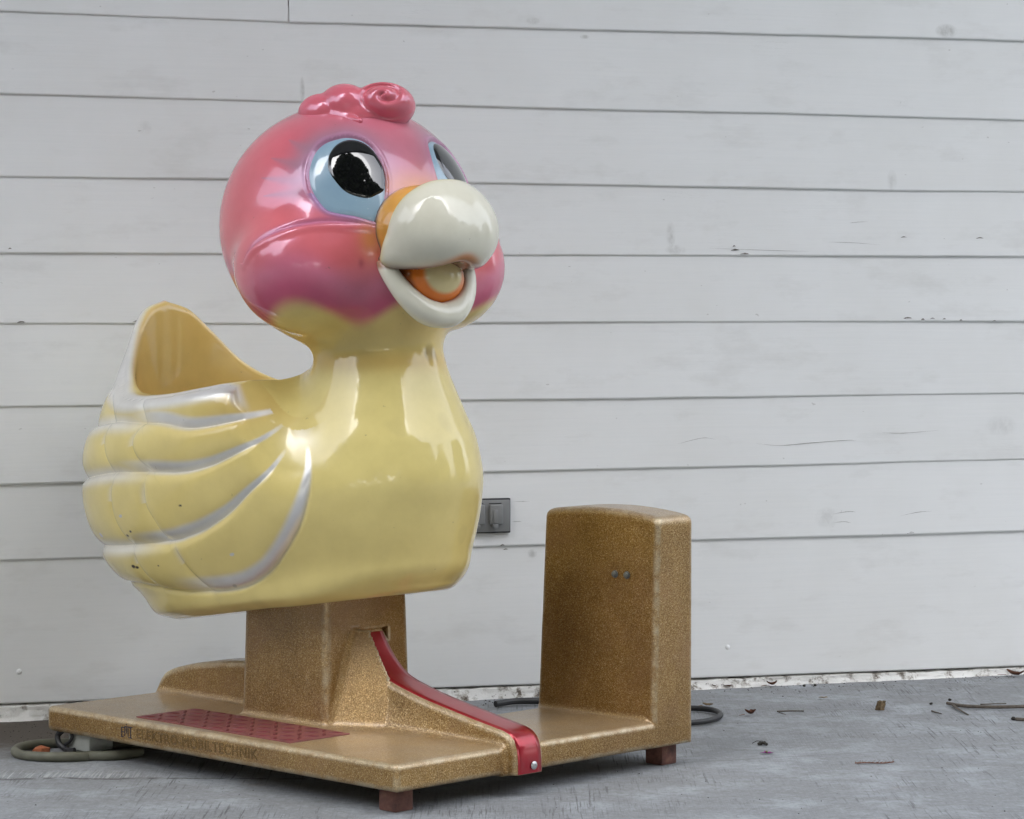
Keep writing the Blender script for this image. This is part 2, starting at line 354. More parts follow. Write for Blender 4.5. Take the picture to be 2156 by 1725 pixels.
def mesh_of(fn,lo,hi,h,sub=1):
    V,Q=surface_nets(fn,lo,hi,h)
    V=settle(fn,relax(V,Q),2)
    for _ in range(sub):
        V,Q=subdivide(V,Q); V=settle(fn,V,1)
    return V,Q
def sstep(a,b,x):
    t=np.clip((x-a)/(b-a),0,1); return t*t*(3-2*t)
def tab(x,y,n=240):
    """monotone cubic through the points, as a dense table"""
    x=np.array(x,float);y=np.array(y,float);h=np.diff(x);d=np.diff(y)/h;m=np.zeros(len(x))
    for i in range(1,len(x)-1):
        if d[i-1]*d[i]>0: w1=2*h[i]+h[i-1];w2=h[i]+2*h[i-1];m[i]=(w1+w2)/(w1/d[i-1]+w2/d[i])
    m[0]=d[0];m[-1]=d[-1]
    X=np.linspace(x[0],x[-1],n);i=np.clip(np.searchsorted(x,X)-1,0,len(x)-2);t=(X-x[i])/h[i]
    return X,(1+2*t)*(1-t)**2*y[i]+t*(1-t)**2*h[i]*m[i]+t*t*(3-2*t)*y[i+1]+t*t*(t-1)*h[i]*m[i+1]
# ---------- the duck, in its own frame: f forward, s to its right, z up ----------
HH=[-.05,0,.02,.06,.11,.2,.29,.36,.43,.49,.55,.65,.9]
LL=[.335,.375,.40,.415,.455,.51,.535,.54,.525,.49,.46,.45,.45]
WW=[.195,.225,.247,.262,.284,.316,.331,.334,.323,.302,.278,.270,.268]
FC=[-.04,-.055,-.08,-.10,-.12,-.138,-.147,-.148,-.147,-.138,-.127,-.125,-.125]
HH_=HH;HH,LL=tab(HH_,LL);_,WW=tab(HH_,WW);_,FC=tab(HH_,FC)
def bottom(f): return .344+.158*f
TH=np.radians([0,12,24,39,50,61,73,90,200]); RH=[.735,.718,.665,.58,.535,.503,.487,.478,.478]; TH,RH=tab(TH,RH)
def body_frame(p):
    f,s,z=p; h=z-bottom(f)
    L=np.interp(h,HH,LL).astype(f4);W=np.interp(h,HH,WW).astype(f4);c=np.interp(h,HH,FC).astype(f4)
    return h,L,W,c
def tub(p):
    f,s,z=p; h,L,W,c=body_frame(p)
    x=(f-c)/L;y=s/W; k0=np.sqrt(x*x+y*y)+1e-6;k1=np.sqrt((x/L)**2+(y/W)**2)+1e-6
    d=k0*(k0-1)/k1
    d=smax(d,-h,.02)
    th=np.arctan2(np.abs(s)/.27,-(f+.12)/.45)
    rim=np.interp(th,TH,RH).astype(f4)
    rim=rim-.95*np.maximum(f-.035,0)
    # hollow seat
    ci=-.235;Li=.30;Wi=.232
    x=(f-ci)/Li;y=s/Wi;k0=np.sqrt(x*x+y*y)+1e-6;k1=np.sqrt((x/Li)**2+(y/Wi)**2)+1e-6
    cav=k0*(k0-1)/k1
    cav=smax(cav,.17-h,.06)
    d=smax(d,(h-rim)*.8,.022+.13*sstep(-.02,.15,f))
    return smax(d,-cav,.022)
NZ,NR=tab([.30,.45,.55,.62,.70,.76,.82,.86,.90,1.0],[.175,.19,.209,.219,.206,.181,.155,.140,.132,.131])
def neck(p):
    f,s,z=p
    r=np.interp(z,NZ,NR).astype(f4); fc=np.interp(z,[.3,.55,.75,.9],[.165,.165,.165,.168]).astype(f4)
    d=np.sqrt((f-fc)**2+(s*1.0)**2)-r
    d=d*.93
    d=smax(d,z-.98,.02)
    return smax(d,(bottom(f)+.03)-z,.03)
PSI=math.radians(8.5); CP,SP=math.cos(PSI),math.sin(PSI)   # the head is turned a little to its right
def hx(p):
    f,s,z=p; return ((f-.07)*CP+s*SP+.07,-(f-.07)*SP+s*CP,z)
def unhx(p):
    f,s,z=p; return ((f-.07)*CP-s*SP+.07,(f-.07)*SP+s*CP,z)
def head_l(p):
    f,s,z=p; a=np.abs(s)
    d=ell(p,(.070,0,1.148),(.262,.276,.262))
    d=smin(d,ell(p,(.160,0,1.068),(.195,.225,.166)),.06)
    return smin(d,ell((f,a,z),(.158,.158,1.062),(.153,.153,.140)),.026)
def head(p): return head_l(hx(p))
def duck(p):
    d=smin(tub(p),neck(p),.055)
    return smin(d,head(p),.046)
LO,HI=(-.66,-.37,.24),(.46,.37,1.45)

# ---------------- ground and wall ----------------
def grid_sheet(x0,x1,y0,y1,nx,ny,z):
    X,Y=np.meshgrid(np.linspace(x0,x1,nx),np.linspace(y0,y1,ny),indexing='ij')
    V=np.stack([X.ravel(),Y.ravel(),np.full(X.size,z)],1); i=np.arange(nx*ny).reshape(nx,ny)
    return V,np.stack([i[:-1,:-1].ravel(),i[1:,:-1].ravel(),i[1:,1:].ravel(),i[:-1,1:].ravel()],1)
V,Q=grid_sheet(-120,120,-120,120,2,2,-.12)
tag(link('ground',mesh_np('ground',V,Q),simple('lawn',(.045,.06,.025),.95,scale=3.,var=.3)),kind='structure')
mb=MB(); mb.box((-7,-1.5,-.119),(8,9.5,0),.01,1); tag(mb.build('concrete_pavement',CONC),kind='structure')
G0=Vector((-1.2055,6.5278,0)); WA=math.atan2(.3098,.9508)
wall=empty('clapboard_wall',G0,WA)
tag(wall,'white painted horizontal clapboard wall behind the duck ride','wall')
# local wall frame: x along, -y towards the camera, z up
def board(x0,x1,zl,zr,ztop,seed,nx=110):
    r=np.random.default_rng(seed); xs=np.linspace(x0,x1,nx)
    def wob(a,k):
        s=sum(r.normal()*np.sin(xs*k*(j+1)*1.3+r.uniform(0,6))/(j+1) for j in range(4)); return a*s
    zb=zl+(zr-zl)*xs/2.698+wob(.0006,2.2)+r.normal(0,.00025,nx); yb=-.0078+wob(.0011,1.1)
    zt=np.full(nx,ztop)
    rings=[(-.0+0*xs,zt),(-.002+0*xs,zt),( -.002+(yb+.002)*.5,zb+(zt-zb)*.5),(yb,zb+.004),(yb+.0012,zb+.0009),(yb+.003,zb),(yb+.012,zb)]
    rings=[(np.zeros(nx)+.002,zt)]+[(np.asarray(a)+0*xs,b) for a,b in rings[1:]]
    V=np.concatenate([np.stack([xs,a,b],1) for a,b in rings]); k=len(rings)
    i=np.arange(k*nx).reshape(k,nx); Q=np.stack([i[:-1,:-1].ravel(),i[1:,:-1].ravel(),i[1:,1:].ravel(),i[:-1,1:].ravel()],1)
    e0=[i[:,0],i[:,-1]]
    me=mesh_np('plank',V,Q); bm=bmesh.new(); bm.from_mesh(me); bm.verts.ensure_lookup_table()
    bm.faces.new([bm.verts[j] for j in e0[0]]); bm.faces.new([bm.verts[j] for j in e0[1]][::-1])
    bm.to_mesh(me); bm.free(); me.set_sharp_from_angle(angle=R(9)); return me
BZ=[(.0427,.0228),(.3813,.3805),(.5600,.5707),(.7419,.7454),(.9355,.9349),(1.1010,1.1051),(1.2817,1.2750),(1.4719,1.4633)]
X0,X1=-3.2,5.2
for k,(zl,zr) in enumerate(BZ):
    top=max(BZ[k+1] if k+1<len(BZ) else (1.665,1.670))+.03
    link('plank',board(X0,X1,zl,zr,top,20+k),WALL,wall)
JX=.7002
link('plank',board(X0,JX-.0012,1.6637,1.6465,1.90,40),WALL,wall)
link('plank',board(JX+.0018,X1,1.6565,1.6706,1.90,41),WALL,wall)
for k in range(16):
    z=1.865+.192*k; link('plank',board(X0,X1,z,z,z+.225,50+k),WALL,wall)
mb=MB(); mb.box((X0,.016,.0),(X1,.10,4.8)); mb.build('backing',simple('dark_sheathing',(.10,.095,.085),.9),wall)
# crumbly mortar skirt under the lowest board
nx,nz=700,9; xs=np.linspace(X0,X1,nx); r=np.random.default_rng(5)
lvl=np.interp(xs,[0,2.698],[.0427,.0228])
rag=sum(r.normal()*np.sin(xs*f+r.uniform(0,6))*a for f,a in((9,.006),(23,.0045),(51,.003),(120,.0028),(260,.0016)))
V=[]
for j in range(nz):
    t=j/(nz-1); z=(-.004)*(1-t)+(lvl-.005+np.minimum(0,rag*.5))*t
    y=-.004+rag*(1-t)*.9-.010*(1-t)**2+r.normal(0,.0011,nx)
    V.append(np.stack([xs,y,z+r.normal(0,.0006,nx)*(0<j<nz-1)],1))
V.append(np.stack([xs,np.full(nx,.03),lvl-.004],1))
V=np.concatenate(V); i=np.arange((nz+1)*nx).reshape(nz+1,nx); Q=np.stack([i[:-1,:-1].ravel(),i[:-1,1:].ravel(),i[1:,1:].ravel(),i[1:,:-1].ravel()],1)
link('mortar_skirt',mesh_np('mortar_skirt',V,Q),MORTAR,wall)
# cracks and flaked paint on the boards (thin slivers standing just proud)
crk=simple('crack_shadow',(.27,.27,.26),.9,bump=0); chp=simple('bare_wood_chip',(.13,.12,.11),.9,bump=0)
def board_y(z,x):
    prev=.9
    for k in range(len(BZ)-1,-1,-1):
        zb=BZ[k][0]+(BZ[k][1]-BZ[k][0])*x/2.698
        if z>=zb:
            top=(BZ[k+1] if k+1<len(BZ) else (1.665,1.67))[0]+.03; return -.0078+.0058*(z-zb)/(top-zb)
    return -.002
def sliver(name,pts,wd,mat):
    P=smooth_line(pts,6); n=len(P); mb=MB(); a=[];b=[]
    for i,(x,z) in enumerate(P):
        t=i/(n-1); hw=wd*math.sin(math.pi*min(max(t,.04),.96))*random.uniform(.6,1.2); y=board_y(z,x)-.0011
        a.append(mb.bm.verts.new((x,y,z+hw))); b.append(mb.bm.verts.new((x,y,z-hw)))
    for i in range(n-1): mb.bm.faces.new((a[i],b[i],b[i+1],a[i+1]))
    return mb.build(name,mat,wall)
for pts,wd in (([(1.707,.627),(1.7395,.635),(1.7784,.6416),(1.8109,.6375)],.0006),([(1.9223,.6248),(1.9883,.6188),(2.0679,.6236),(2.1749,.6293),(2.2019,.6276)],.0008),
    ([(2.2761,.6474),(2.3373,.6453),(2.44,.6512)],.0006),([(2.1787,1.1897),(2.2,1.192),(2.2324,1.1938)],.0005),([(2.1383,.4393),(2.17,.4435),(2.1894,.4442),(2.2029,.4426)],.0009),
    ([(2.1384,.4171),(2.17,.4185),(2.1895,.4146)],.0006),([(1.7899,1.1228),(1.9335,1.1187),(2.0656,1.1158)],.0005),([(2.1187,1.1404),(2.19,1.139),(2.2665,1.134)],.0005),
    ([(1.2665,.4905),(1.29,.491),(1.312,.4905)],.0005),([(1.2665,.441),(1.28,.4415),(1.292,.441)],.0006),([(2.33,.43),(2.38,.438),(2.42,.44)],.0006),([(.735,1.672),(.80,1.673),(.83,1.669)],.0006)):
    sliver('crack',pts,wd,crk)
for x,z in ((1.8589,1.128),(1.8615,1.1184),(1.8877,1.1088),(2.3341,1.154),(2.4503,1.1486),(2.3888,1.1273),(2.5537,1.153),(2.3463,.9444),(2.39,.9406),(2.4174,.943),(2.4517,.9417),(2.5,.938),(2.597,.936),(.03,1.112),(.055,.940),(.33,.9415),(1.25,.372),(1.24,.383),(2.36,.384),(2.28,.3835)):
    l=random.uniform(.004,.013); sliver('paint_chip',[(x-l,z-.001),(x,z+.0012),(x+l,z)],random.uniform(.0012,.0022),chp)
# dome-headed nails
for x,z in ((.045,.118),(1.845,.105)):
    mb=MB(); mb.lathe([(.0065,0),(.0065,.0008),(.0045,.0022),(.0015,.0028)],'Y',(0,0,0),16); o=mb.build('nail_head',WALL,wall,loc=(x,board_y(z,x)+.0005,z),rot=(0,0,math.pi))
# porch roof over the wall and the ride (above the frame; it shades the top and shows in the gloss)
roof=empty('porch_roof',G0,WA); tag(roof,'painted porch roof over the wall, above the picture','roof')
mb=MB(); mb.box((X0,-1.8,4.80),(X1,.0,4.825)); mb.build('ceiling_board',simple('ceiling_paint',(.6,.6,.59),.7),roof)
mb=MB(); mb.box((X0,-1.82,4.66),(X1,-1.76,4.89),.004,1); mb.build('fascia',simple('fascia_paint',(.45,.45,.44),.6),roof)
mb=MB(); mb.box((X0,-2.0,4.895),(X1,.15,4.93)); mb.build('roof_deck',simple('dark_shingle',(.06,.06,.06),.9),roof)
# ---------------- outlet cover on the wall ----------------
OX,OZ=1.2591-.0575,.4576
ol=empty('outlet_cover',G0+Vector((math.cos(WA)*OX-math.sin(WA)*-.014,math.sin(WA)*OX+math.cos(WA)*-.014,OZ)),WA)
tag(ol,'grey weatherproof socket cover on the white boards beside the duck','outlet')
gp=simple('grey_plastic',(.20,.205,.205),.5,scale=25.); gk=simple('dark_gasket',(.03,.03,.033),.8)
MB().box((-.0575,-.002,-.0430),(.0575,.012,.0430),.002).build('gasket',gk,ol)
MB().box((-.0555,-.0065,-.0395),(.0548,-.0022,.0395),.0015).build('plate',gp,ol)
for cx in (.0165,-.0305):
    mb=MB(); mb.box((cx-.0165,-.0145,-.0215),(cx+.0185,-.0066,.029),.004,3); lid=mb.build('flip_lid',gp,ol)
    MB().box((cx-.017,-.0082,.0305),(cx+.015,-.0066,.0322)).build('hinge_slot',gk,lid)
    mb=MB(); mb.box((cx-.0085,-.0185,-.018),(cx+.0035,-.0146,.016),.0018,2); mb.build('lid_rib',gp,lid)
    mb=MB(); mb.box((cx-.0095,-.0195,-.030),(cx+.0045,-.0095,-.0195),.0025,2); mb.build('latch',gp,lid)
# ---------------- ride base ----------------
ride=empty('duck_ride',(-.397,5.9633,0),R(-44.314))
tag(ride,'coin operated duckling ride with pink head and yellow body on gold base','kiddie ride')
def rbox(p,lo,hi,r):
    q=[np.abs(p[i]-(lo[i]+hi[i])/2)-(hi[i]-lo[i])/2+r for i in range(3)]
    return np.sqrt(sum(np.maximum(x,0)**2 for x in q))+np.minimum(np.maximum(np.maximum(q[0],q[1]),q[2]),0)-r
RX=[.05,.129,.157,.185,.215,.245,.274,.32,.372,.43,.482,.53,.557,.575,.588,.597,.602]; RZ=[.33,.294,.256,.227,.206,.195,.187,.1755,.165,.1545,.145,.137,.1325,.127,.117,.10,.045]
TX=[-.566,-.560,-.554,-.544,-.528,-.468,-.384,-.285,-.24,-.19,-.15,-.10]; TZ=[.06,.10,.117,.132,.147,.1665,.183,.195,.1985,.2015,.212,.25]
RX_,RZ_=tab(RX[:13],RZ[:13],200); RX=np.concatenate([RX_,RX[13:]]); RZ=np.concatenate([RZ_,RZ[13:]]); RSL=1/np.sqrt(1+np.gradient(RZ,RX)**2)
TX,TZ=tab(TX,TZ); TSL=1/np.sqrt(1+np.gradient(TZ,TX)**2)
def ridge_sdf(p):
    x,y,z=p
    zt=np.interp(x,RX,RZ).astype(f4); sl=np.interp(x,RX,RSL).astype(f4)
    hw=.042+.035*np.clip((.50-x)/.36,0,1)*np.clip((zt-z)/(zt-.098+1e-4),0,1)**1.5
    d=np.abs(y-.006)-hw
    t=(z-zt)*sl; t=np.maximum(t,x-.600)
    d=smax(d,t,.016); d=np.maximum(d,.045-z); return np.maximum(d,.10-x)
def tail_sdf(p):
    x,y,z=p; zt=np.interp(x,TX,TZ).astype(f4)
    d=smax(np.abs(y-.018)-.043,np.maximum((z-zt)*np.interp(x,TX,TSL).astype(f4),-x-.563),.016); return np.maximum(np.maximum(d,x+.06),.05-z)
def box_sdf(p):
    x,y,z=p
    d=np.maximum((.232+.012*(z-.1)/.43)-x,x-.574)
    d=smax(d,(.409+.012*(z-.1)/.43)-y,.012); d=smax(d,y-.537,.014)
    d=smax(d,z-(.548-.48*(x-.402)**2),.018); return np.maximum(d,.046-z)
def base_sdf(p):
    x,y,z=p
    d=np.minimum(rbox(p,(-.551,-.335,.045),(.572,.09,.1),.011),rbox(p,(.24,-.02,.045),(.574,.537,.1),.011))
    taper=.006*np.clip((.36-z)/.26,0,1)
    pil=smax(smax(np.abs(x+.0005)-.1315-taper,np.abs(y+.003)-.1175-taper,.016),z-.40,.01); pil=np.maximum(pil,.06-z)
    T=np.array([.130,-.052,.297]);P1=np.array([.140,-.119,.095]);P2=np.array([.212,-.079,.095])
    nn=np.cross(P1-T,P2-T); nn/=np.linalg.norm(nn); nn=nn if nn[0]>0 else -nn
    web=(x-T[0])*nn[0]+(y-T[1])*nn[1]+(z-T[2])*nn[2]
    web=np.maximum(np.maximum(web,.08-x),np.maximum(-.119-y,y+.030)); web=np.maximum(web,z-.30)
    rg=np.minimum(ridge_sdf(p),np.maximum(web,.06-z))
    pil=np.maximum(pil,-np.maximum(np.maximum(np.abs(y-.004)-.052,np.abs(z-.285)-.014),.105-x))
    up=smin(smin(pil,rg,.010),tail_sdf(p),.012)
    d=smin(d,up,.018)
    return smin(d,box_sdf(p),.001+.016*sstep(.568,.550,x)*sstep(.53,.51,y))
bV,bQ=mesh_of(base_sdf,(-.59,-.36,.03),(.63,.56,.58),.0062,1)
bN=normals(bV,bQ); cen=bV[bQ].mean(1)
cx,cy,cz=cen.T
m_box=(cy>.398)&(cz>.106)
m_ped=~m_box&(cz>.104)&(np.abs(cx)<.150)&(np.abs(cy+.003)<.135)&((cx<.134)|(cz>.30))
m_rid=~m_box&~m_ped&(cx>.1)&((cz>.104)|(cx>.576))&(cy<.12)
m_tail=~m_box&~m_ped&(cz>.104)&(cx<-.1)
m_pl=~(m_box|m_ped|m_rid|m_tail)
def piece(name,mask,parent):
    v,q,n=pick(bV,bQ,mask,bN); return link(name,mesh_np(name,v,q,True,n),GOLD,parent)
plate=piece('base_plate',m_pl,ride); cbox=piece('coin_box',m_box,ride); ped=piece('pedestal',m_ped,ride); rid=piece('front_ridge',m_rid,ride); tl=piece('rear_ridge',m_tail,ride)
# feet
for x,y in ((.515,-.283),(.525,.488),(-.49,.04),(-.10,.05)):
    MB().box((x-.024,y-.024,0),(x+.024,y+.024,.052),.003).build('foot',RUST,plate)
# red strip over the front ridge
xs=np.concatenate([np.linspace(.130,.56,48),np.linspace(.565,.6,12)]); zs=np.interp(xs,RX,RZ)
# arc-length walk along the profile including the vertical drop
prof=[(x,np.interp(x,RX,RZ)-.0055) for x in xs]; prof+= [(.6005,z) for z in np.linspace(.094,.047,8)]
prof=smooth_line([prof[i] for i in range(0,len(prof),2)]+[prof[-1]],3)
tn=np.gradient(prof,axis=0); tn/=np.linalg.norm(tn,axis=1,keepdims=True); nrm=np.stack([-tn[:,1],tn[:,0]],1)
for _ in range(3): nrm[1:-1]=(nrm[:-2]+nrm[1:-1]*2+nrm[2:])/4
def proj_out(pt):
    return pt
V=[];ys=[-.0285,-.0275,-.02,.0,.025,.0365,.0375]
for (x,z),(nx_,nz_) in zip(prof,nrm):
    a=np.linspace(-.012,.014,53)
    for j,y in enumerate(ys):
        P=((x+nx_*a).astype(f4),np.full(53,y,f4),(z+nz_*a).astype(f4)); k=np.where(base_sdf(P)<0)[0]
        off=a[k[-1]] if len(k) else 0.
        lift=.0024 if 0<j<6 else -.003
        V.append((x+nx_*(off+lift),y,z+nz_*(off+lift)))
V=np.array(V); n=len(prof);i=np.arange(n*7).reshape(n,7)
for _ in range(4):
    W=V.reshape(n,7,3); W[1:-1]=(W[:-2]+2*W[1:-1]+W[2:])/4
Q=np.stack([i[:-1,:-1].ravel(),i[1:,:-1].ravel(),i[1:,1:].ravel(),i[:-1,1:].ravel()],1)
strip=link('red_strip',mesh_np('red_strip',V,Q[:,::-1]),STRIP,rid); tag(strip,'red metallic strip running down the ridge')
steel=simple('zinc_screw',(.50,.51,.52),.35,.8,bump=.1)
endx=V[-21,0]
mb=MB(); mb.lathe([(.0085,0),(.0085,.0015),(.0062,.0035),(.0025,.0040),(.0022,.0028)],'X',(0,0,0),18); mb.build('screw',steel,rid,loc=(.6035,.013,.062))
# bolts on the coin box
for xb in (.4563,.4904):
    yb=.409+.012*(.307/.43)-.0012
    mb=MB(); mb.lathe([(.0085,0),(.0085,-.0012),(.0060,-.0015),(.0058,-.0055),(.003,-.0068)],'Y',(0,0,0),14); mb.build('bolt',simple('dull_bolt',(.20,.21,.20),.45,.6) if xb<.46 else bpy.data.materials['dull_bolt'],cbox,loc=(xb,yb,.4075))
# red tread mat with raised bars
MATR=simple('worn_red_rubber',(.19,.052,.050),.55,var=.3,scale=35.,bump=.3); BARR=simple('red_tread_bar',(.13,.018,.024),.45,var=.25,scale=50.)
mb=MB(); mb.box((-.275,-.303,.0985),(.225,-.139,.1022),.001,1); tread=mb.build('tread_mat',MATR,plate)
mb=MB(); mb.lathe([(.0075,0),(.0066,.0012),(.004,.0020),(.001,.0023)],'Z',(0,0,0),10); bar0=mb.build('tread_bar',BARR,tread,loc=(0,0,0))
bme=bar0.data; first=True
for i in range(13):
    for j in range(5):
        x=-.252+i*.0375; y=-.288+j*.0335
        o=bar0 if first else bar0.copy()
        if not first: col.objects.link(o); o.parent=tread
        first=False
        o.location=(x,y,.1021); o.rotation_euler=(0,0,R(44.3) if (i+j)%2==0 else R(-45.7)); o.scale=(2.1,.62,1)
# outlined lettering and emblem on the near edge of the plate
def text(name,body,size,mat,parent,loc,rot,sx=1.,fill='NONE',bev=.00055):
    c=bpy.data.curves.new(name,'FONT'); c.body=body; c.size=size; c.fill_mode=fill; c.bevel_depth=bev; c.bevel_resolution=1; c.resolution_u=5
    c.space_character=1.12
    o=bpy.data.objects.new(name,c); col.objects.link(o); c.materials.append(mat)
    dg=bpy.context.evaluated_depsgraph_get(); me=bpy.data.meshes.new_from_object(o.evaluated_get(dg)); bpy.data.objects.remove(o)
    me.transform(Matrix.Diagonal((sx,1,1,1))); o=link(name,me,mat,parent,loc,rot); return o
LET=simple('tarnished_gold_letter',(.14,.085,.03),.45,.6,bump=0)
lt=text('lettering','ELEKTRO-MOBILTECHNIK',.029,LET,plate,(0,0,0),(R(90),0,0))
wx=max(v.co.x for v in lt.data.vertices); x_l,x_r=-.233,.162
lt.scale=((x_r-x_l)/wx,1,1); lt.location=(x_l,-.3352,.0635)
INK=simple('dark_blue_ink',(.018,.02,.045),.6,bump=0)
mb=MB()
def stroke(x0,z0,x1,z1): mb.box((min(x0,x1)-.0009,-.3359,min(z0,z1)-.0009),(max(x0,x1)+.0009,-.3347,max(z0,z1)+.0009))
ex,ez=-.283,.0615
for s in ((0,0,0,.020),(0,.020,.008,.020),(0,.0105,.007,.0105),(0,0,.006,0),(.011,.003,.011,.0225),(.011,.0225,.022,.0225),(.0165,.009,.0165,.0225),(.022,.003,.022,.0225),(.0255,.0225,.036,.0225),(.031,0,.031,.0225),(.024,0,.034,0),(.0165,.0268,.0165,.0275)): stroke(ex+s[0],ez+s[1],ex+s[2],ez+s[3])
mb.build('emblem',INK,plate)
# grey junction box hung under the rear of the plate
gm=simple('grey_enamel',(.33,.34,.31),.5,scale=30.,var=.25); bk=simple('black_rubber',(.016,.016,.017),.5)
jb=MB().box((-.505,-.312,.006),(-.428,-.245,.047),.006,2).build('junction_box',gm,plate)
P=smooth_line([(-.515,-.318,.048),(-.528,-.322,.035),(-.520,-.324,.018),(-.500,-.322,.008),(-.478,-.330,.008),(-.462,-.326,.010)],6); MB().tube(P,.0065,8).build('strap',bk,jb)
P=smooth_line([(-.490,-.3155,.047),(-.482,-.3175,.036),(-.492,-.3185,.024),(-.505,-.3185,.018)],6); MB().tube(P,.0038,8).build('strap',bk,jb)
# ---------------- the duckling ----------------
SCL=[(0.185, 0.218, 1.255), (0.179, 0.197, 1.294), (0.183, 0.172, 1.317), (0.198, 0.146, 1.328), (0.211, 0.127, 1.331), (0.233, 0.107, 1.324), (0.254, 0.098, 1.308), (0.273, 0.095, 1.285), (0.288, 0.095, 1.259), (0.298, 0.099, 1.234), (0.307, 0.111, 1.198), (0.311, 0.124, 1.171), (0.309, 0.139, 1.15), (0.296, 0.158, 1.154), (0.281, 0.174, 1.16), (0.256, 0.199, 1.166), (0.237, 0.214, 1.174), (0.218, 0.221, 1.193), (0.2, 0.225, 1.219)]
PUP=[(0.214, 0.187, 1.272), (0.209, 0.179, 1.289), (0.208, 0.159, 1.31), (0.216, 0.137, 1.321), (0.233, 0.117, 1.319), (0.254, 0.104, 1.304), (0.272, 0.1, 1.283), (0.287, 0.099, 1.259), (0.295, 0.104, 1.236), (0.3, 0.111, 1.217), (0.296, 0.127, 1.207), (0.288, 0.145, 1.199), (0.274, 0.164, 1.203), (0.255, 0.18, 1.214), (0.235, 0.19, 1.238), (0.22, 0.191, 1.258)]
CHK=[(0.105, 0.319, 1.067), (0.128, 0.316, 1.101), (0.159, 0.305, 1.123), (0.192, 0.283, 1.139), (0.224, 0.248, 1.15), (0.254, 0.211, 1.153), (0.291, 0.167, 1.148), (0.309, 0.144, 1.141)]
def closed(P,n=6):
    P=[np.array(p) for p in P]; m=len(P); out=[]
    for i in range(m):
        a,b,c,d=P[i-1],P[i],P[(i+1)%m],P[(i+2)%m]
        for t in np.arange(n)/n: out.append(.5*(2*b+(c-a)*t+(2*a-5*b+4*c-d)*t*t+(3*b-a-3*c+d)*t**3))
    return np.array(out)
SC3=closed(SCL); PU3=closed(PUP)
EC=SC3.mean(0); en=grad(duck,EC[None])[0]; en/=np.linalg.norm(en); eu=np.array([0,0,1.])-en*en[2]; eu/=np.linalg.norm(eu); ev=np.cross(en,eu)
def eye2(V): d=V-EC; return np.stack([d@ev,d@eu],1),d@en
def seg_d(P,C,closed_=False):
    """distance from 2-D points to a polyline and the signed side (left of travel = +)"""
    A=C if closed_ else C[:-1]; B=np.roll(C,-1,0) if closed_ else C[1:]
    best=np.full(len(P),9.); sg=np.zeros(len(P)); pos=np.zeros(len(P)); L=0.; tot=np.linalg.norm(B-A,axis=1).sum()
    for a,b in zip(A,B):
        e=b-a; l2=e@e+1e-12; w_=P-a; t=np.clip(w_@e/l2,0,1); q=w_-t[:,None]*e; dd=np.hypot(q[:,0],q[:,1]); m=dd<best
        best[m]=dd[m]; sg[m]=np.sign(e[0]*w_[m,1]-e[1]*w_[m,0]); pos[m]=(L+t[m]*math.sqrt(l2))/tot; L+=math.sqrt(l2)
    return best,sg,pos
def inside(P,C):
    x,y=P.T; r_=np.zeros(len(P),bool)
    for (x0,y0),(x1,y1) in zip(C,np.roll(C,-1,0)):
        c=((y0>y)!=(y1>y))&(x<(x1-x0)*(y-y0)/(y1-y0+1e-12)+x0); r_^=c
    return r_
S2=eye2(SC3)[0]; P2_=eye2(PU3)[0]
# feather edges on the wing, in metres: p round the tub from the tail, h above its bottom edge
FE=dict(
 R2=[(0,.452),(.25,.45),(.40,.448),(.481,.443),(.595,.424),(.651,.413),(.72,.392),(.803,.391),(.887,.401),(.937,.416),(.965,.43)],
 R3=[(0,.345),(.2,.342),(.384,.336),(.51,.33),(.624,.314),(.703,.303),(.759,.306),(.804,.318),(.861,.34),(.909,.367),(.935,.384)],
 R4=[(0,.188),(.2,.186),(.328,.182),(.503,.17),(.649,.164),(.699,.169),(.746,.18),(.802,.206),(.844,.239),(.884,.272),(.914,.307),(.935,.335)],
 R5=[(0,.10),(.25,.098),(.42,.088),(.502,.076),(.614,.058),(.72,.049),(.781,.047),(.827,.052),(.865,.066),(.892,.084),(.922,.118),(.945,.155),(.96,.195),(.969,.236),(.974,.28),(.972,.325),(.966,.39),(.955,.45),(.94,.52),(.92,.60)])
VE=[[(.373,.51),(.431,.476),(.467,.445)],[(.468,.434),(.465,.403),(.481,.365),(.496,.340)],[(.512,.317),(.498,.286),(.494,.234),(.512,.178)],[(.523,.158),(.52,.131),(.538,.080)],
 [(.564,.478),(.582,.451),(.594,.428)],[(.592,.417),(.575,.388),(.589,.351),(.623,.318)],[(.611,.302),(.607,.252),(.624,.209),(.64,.168)],[(.658,.157),(.68,.105),(.722,.052)],
 [(.19,.40),(.17,.37),(.20,.345)],[(.22,.32),(.20,.26),(.23,.19)],[(.24,.17),(.23,.14),(.25,.10)]]
FE={k:smooth_line(v,7) for k,v in FE.items()}; VE=[smooth_line(v,5) for v in VE]
def wing_uv(V):
    f,s,z=V.T; return np.stack([.42*np.arctan2(np.abs(s)/.32,-(f+.135)/.52),z-bottom(f)],1)
def outer(V):
    f,s,z=V.T; h,L,W,c=body_frame(cols(V)); return np.sqrt(((f-c)/L)**2+(s/W)**2)
def wing_region(V):
    u=wing_uv(V); d,sg,_=seg_d(u,FE['R5']); rimv=rim_h(V)
    return (outer(V)>.945)&((sg>0)|(d<.022))&(u[:,1]>.02)&(u[:,0]<1.02)&(u[:,1]<rimv-.004)&(V[:,0]<.22)&(u[:,0]>.02)
def rim_h(V):
    f,s,z=V.T; th=np.arctan2(np.abs(s)/.27,-(f+.12)/.45); return np.interp(th,TH,RH)
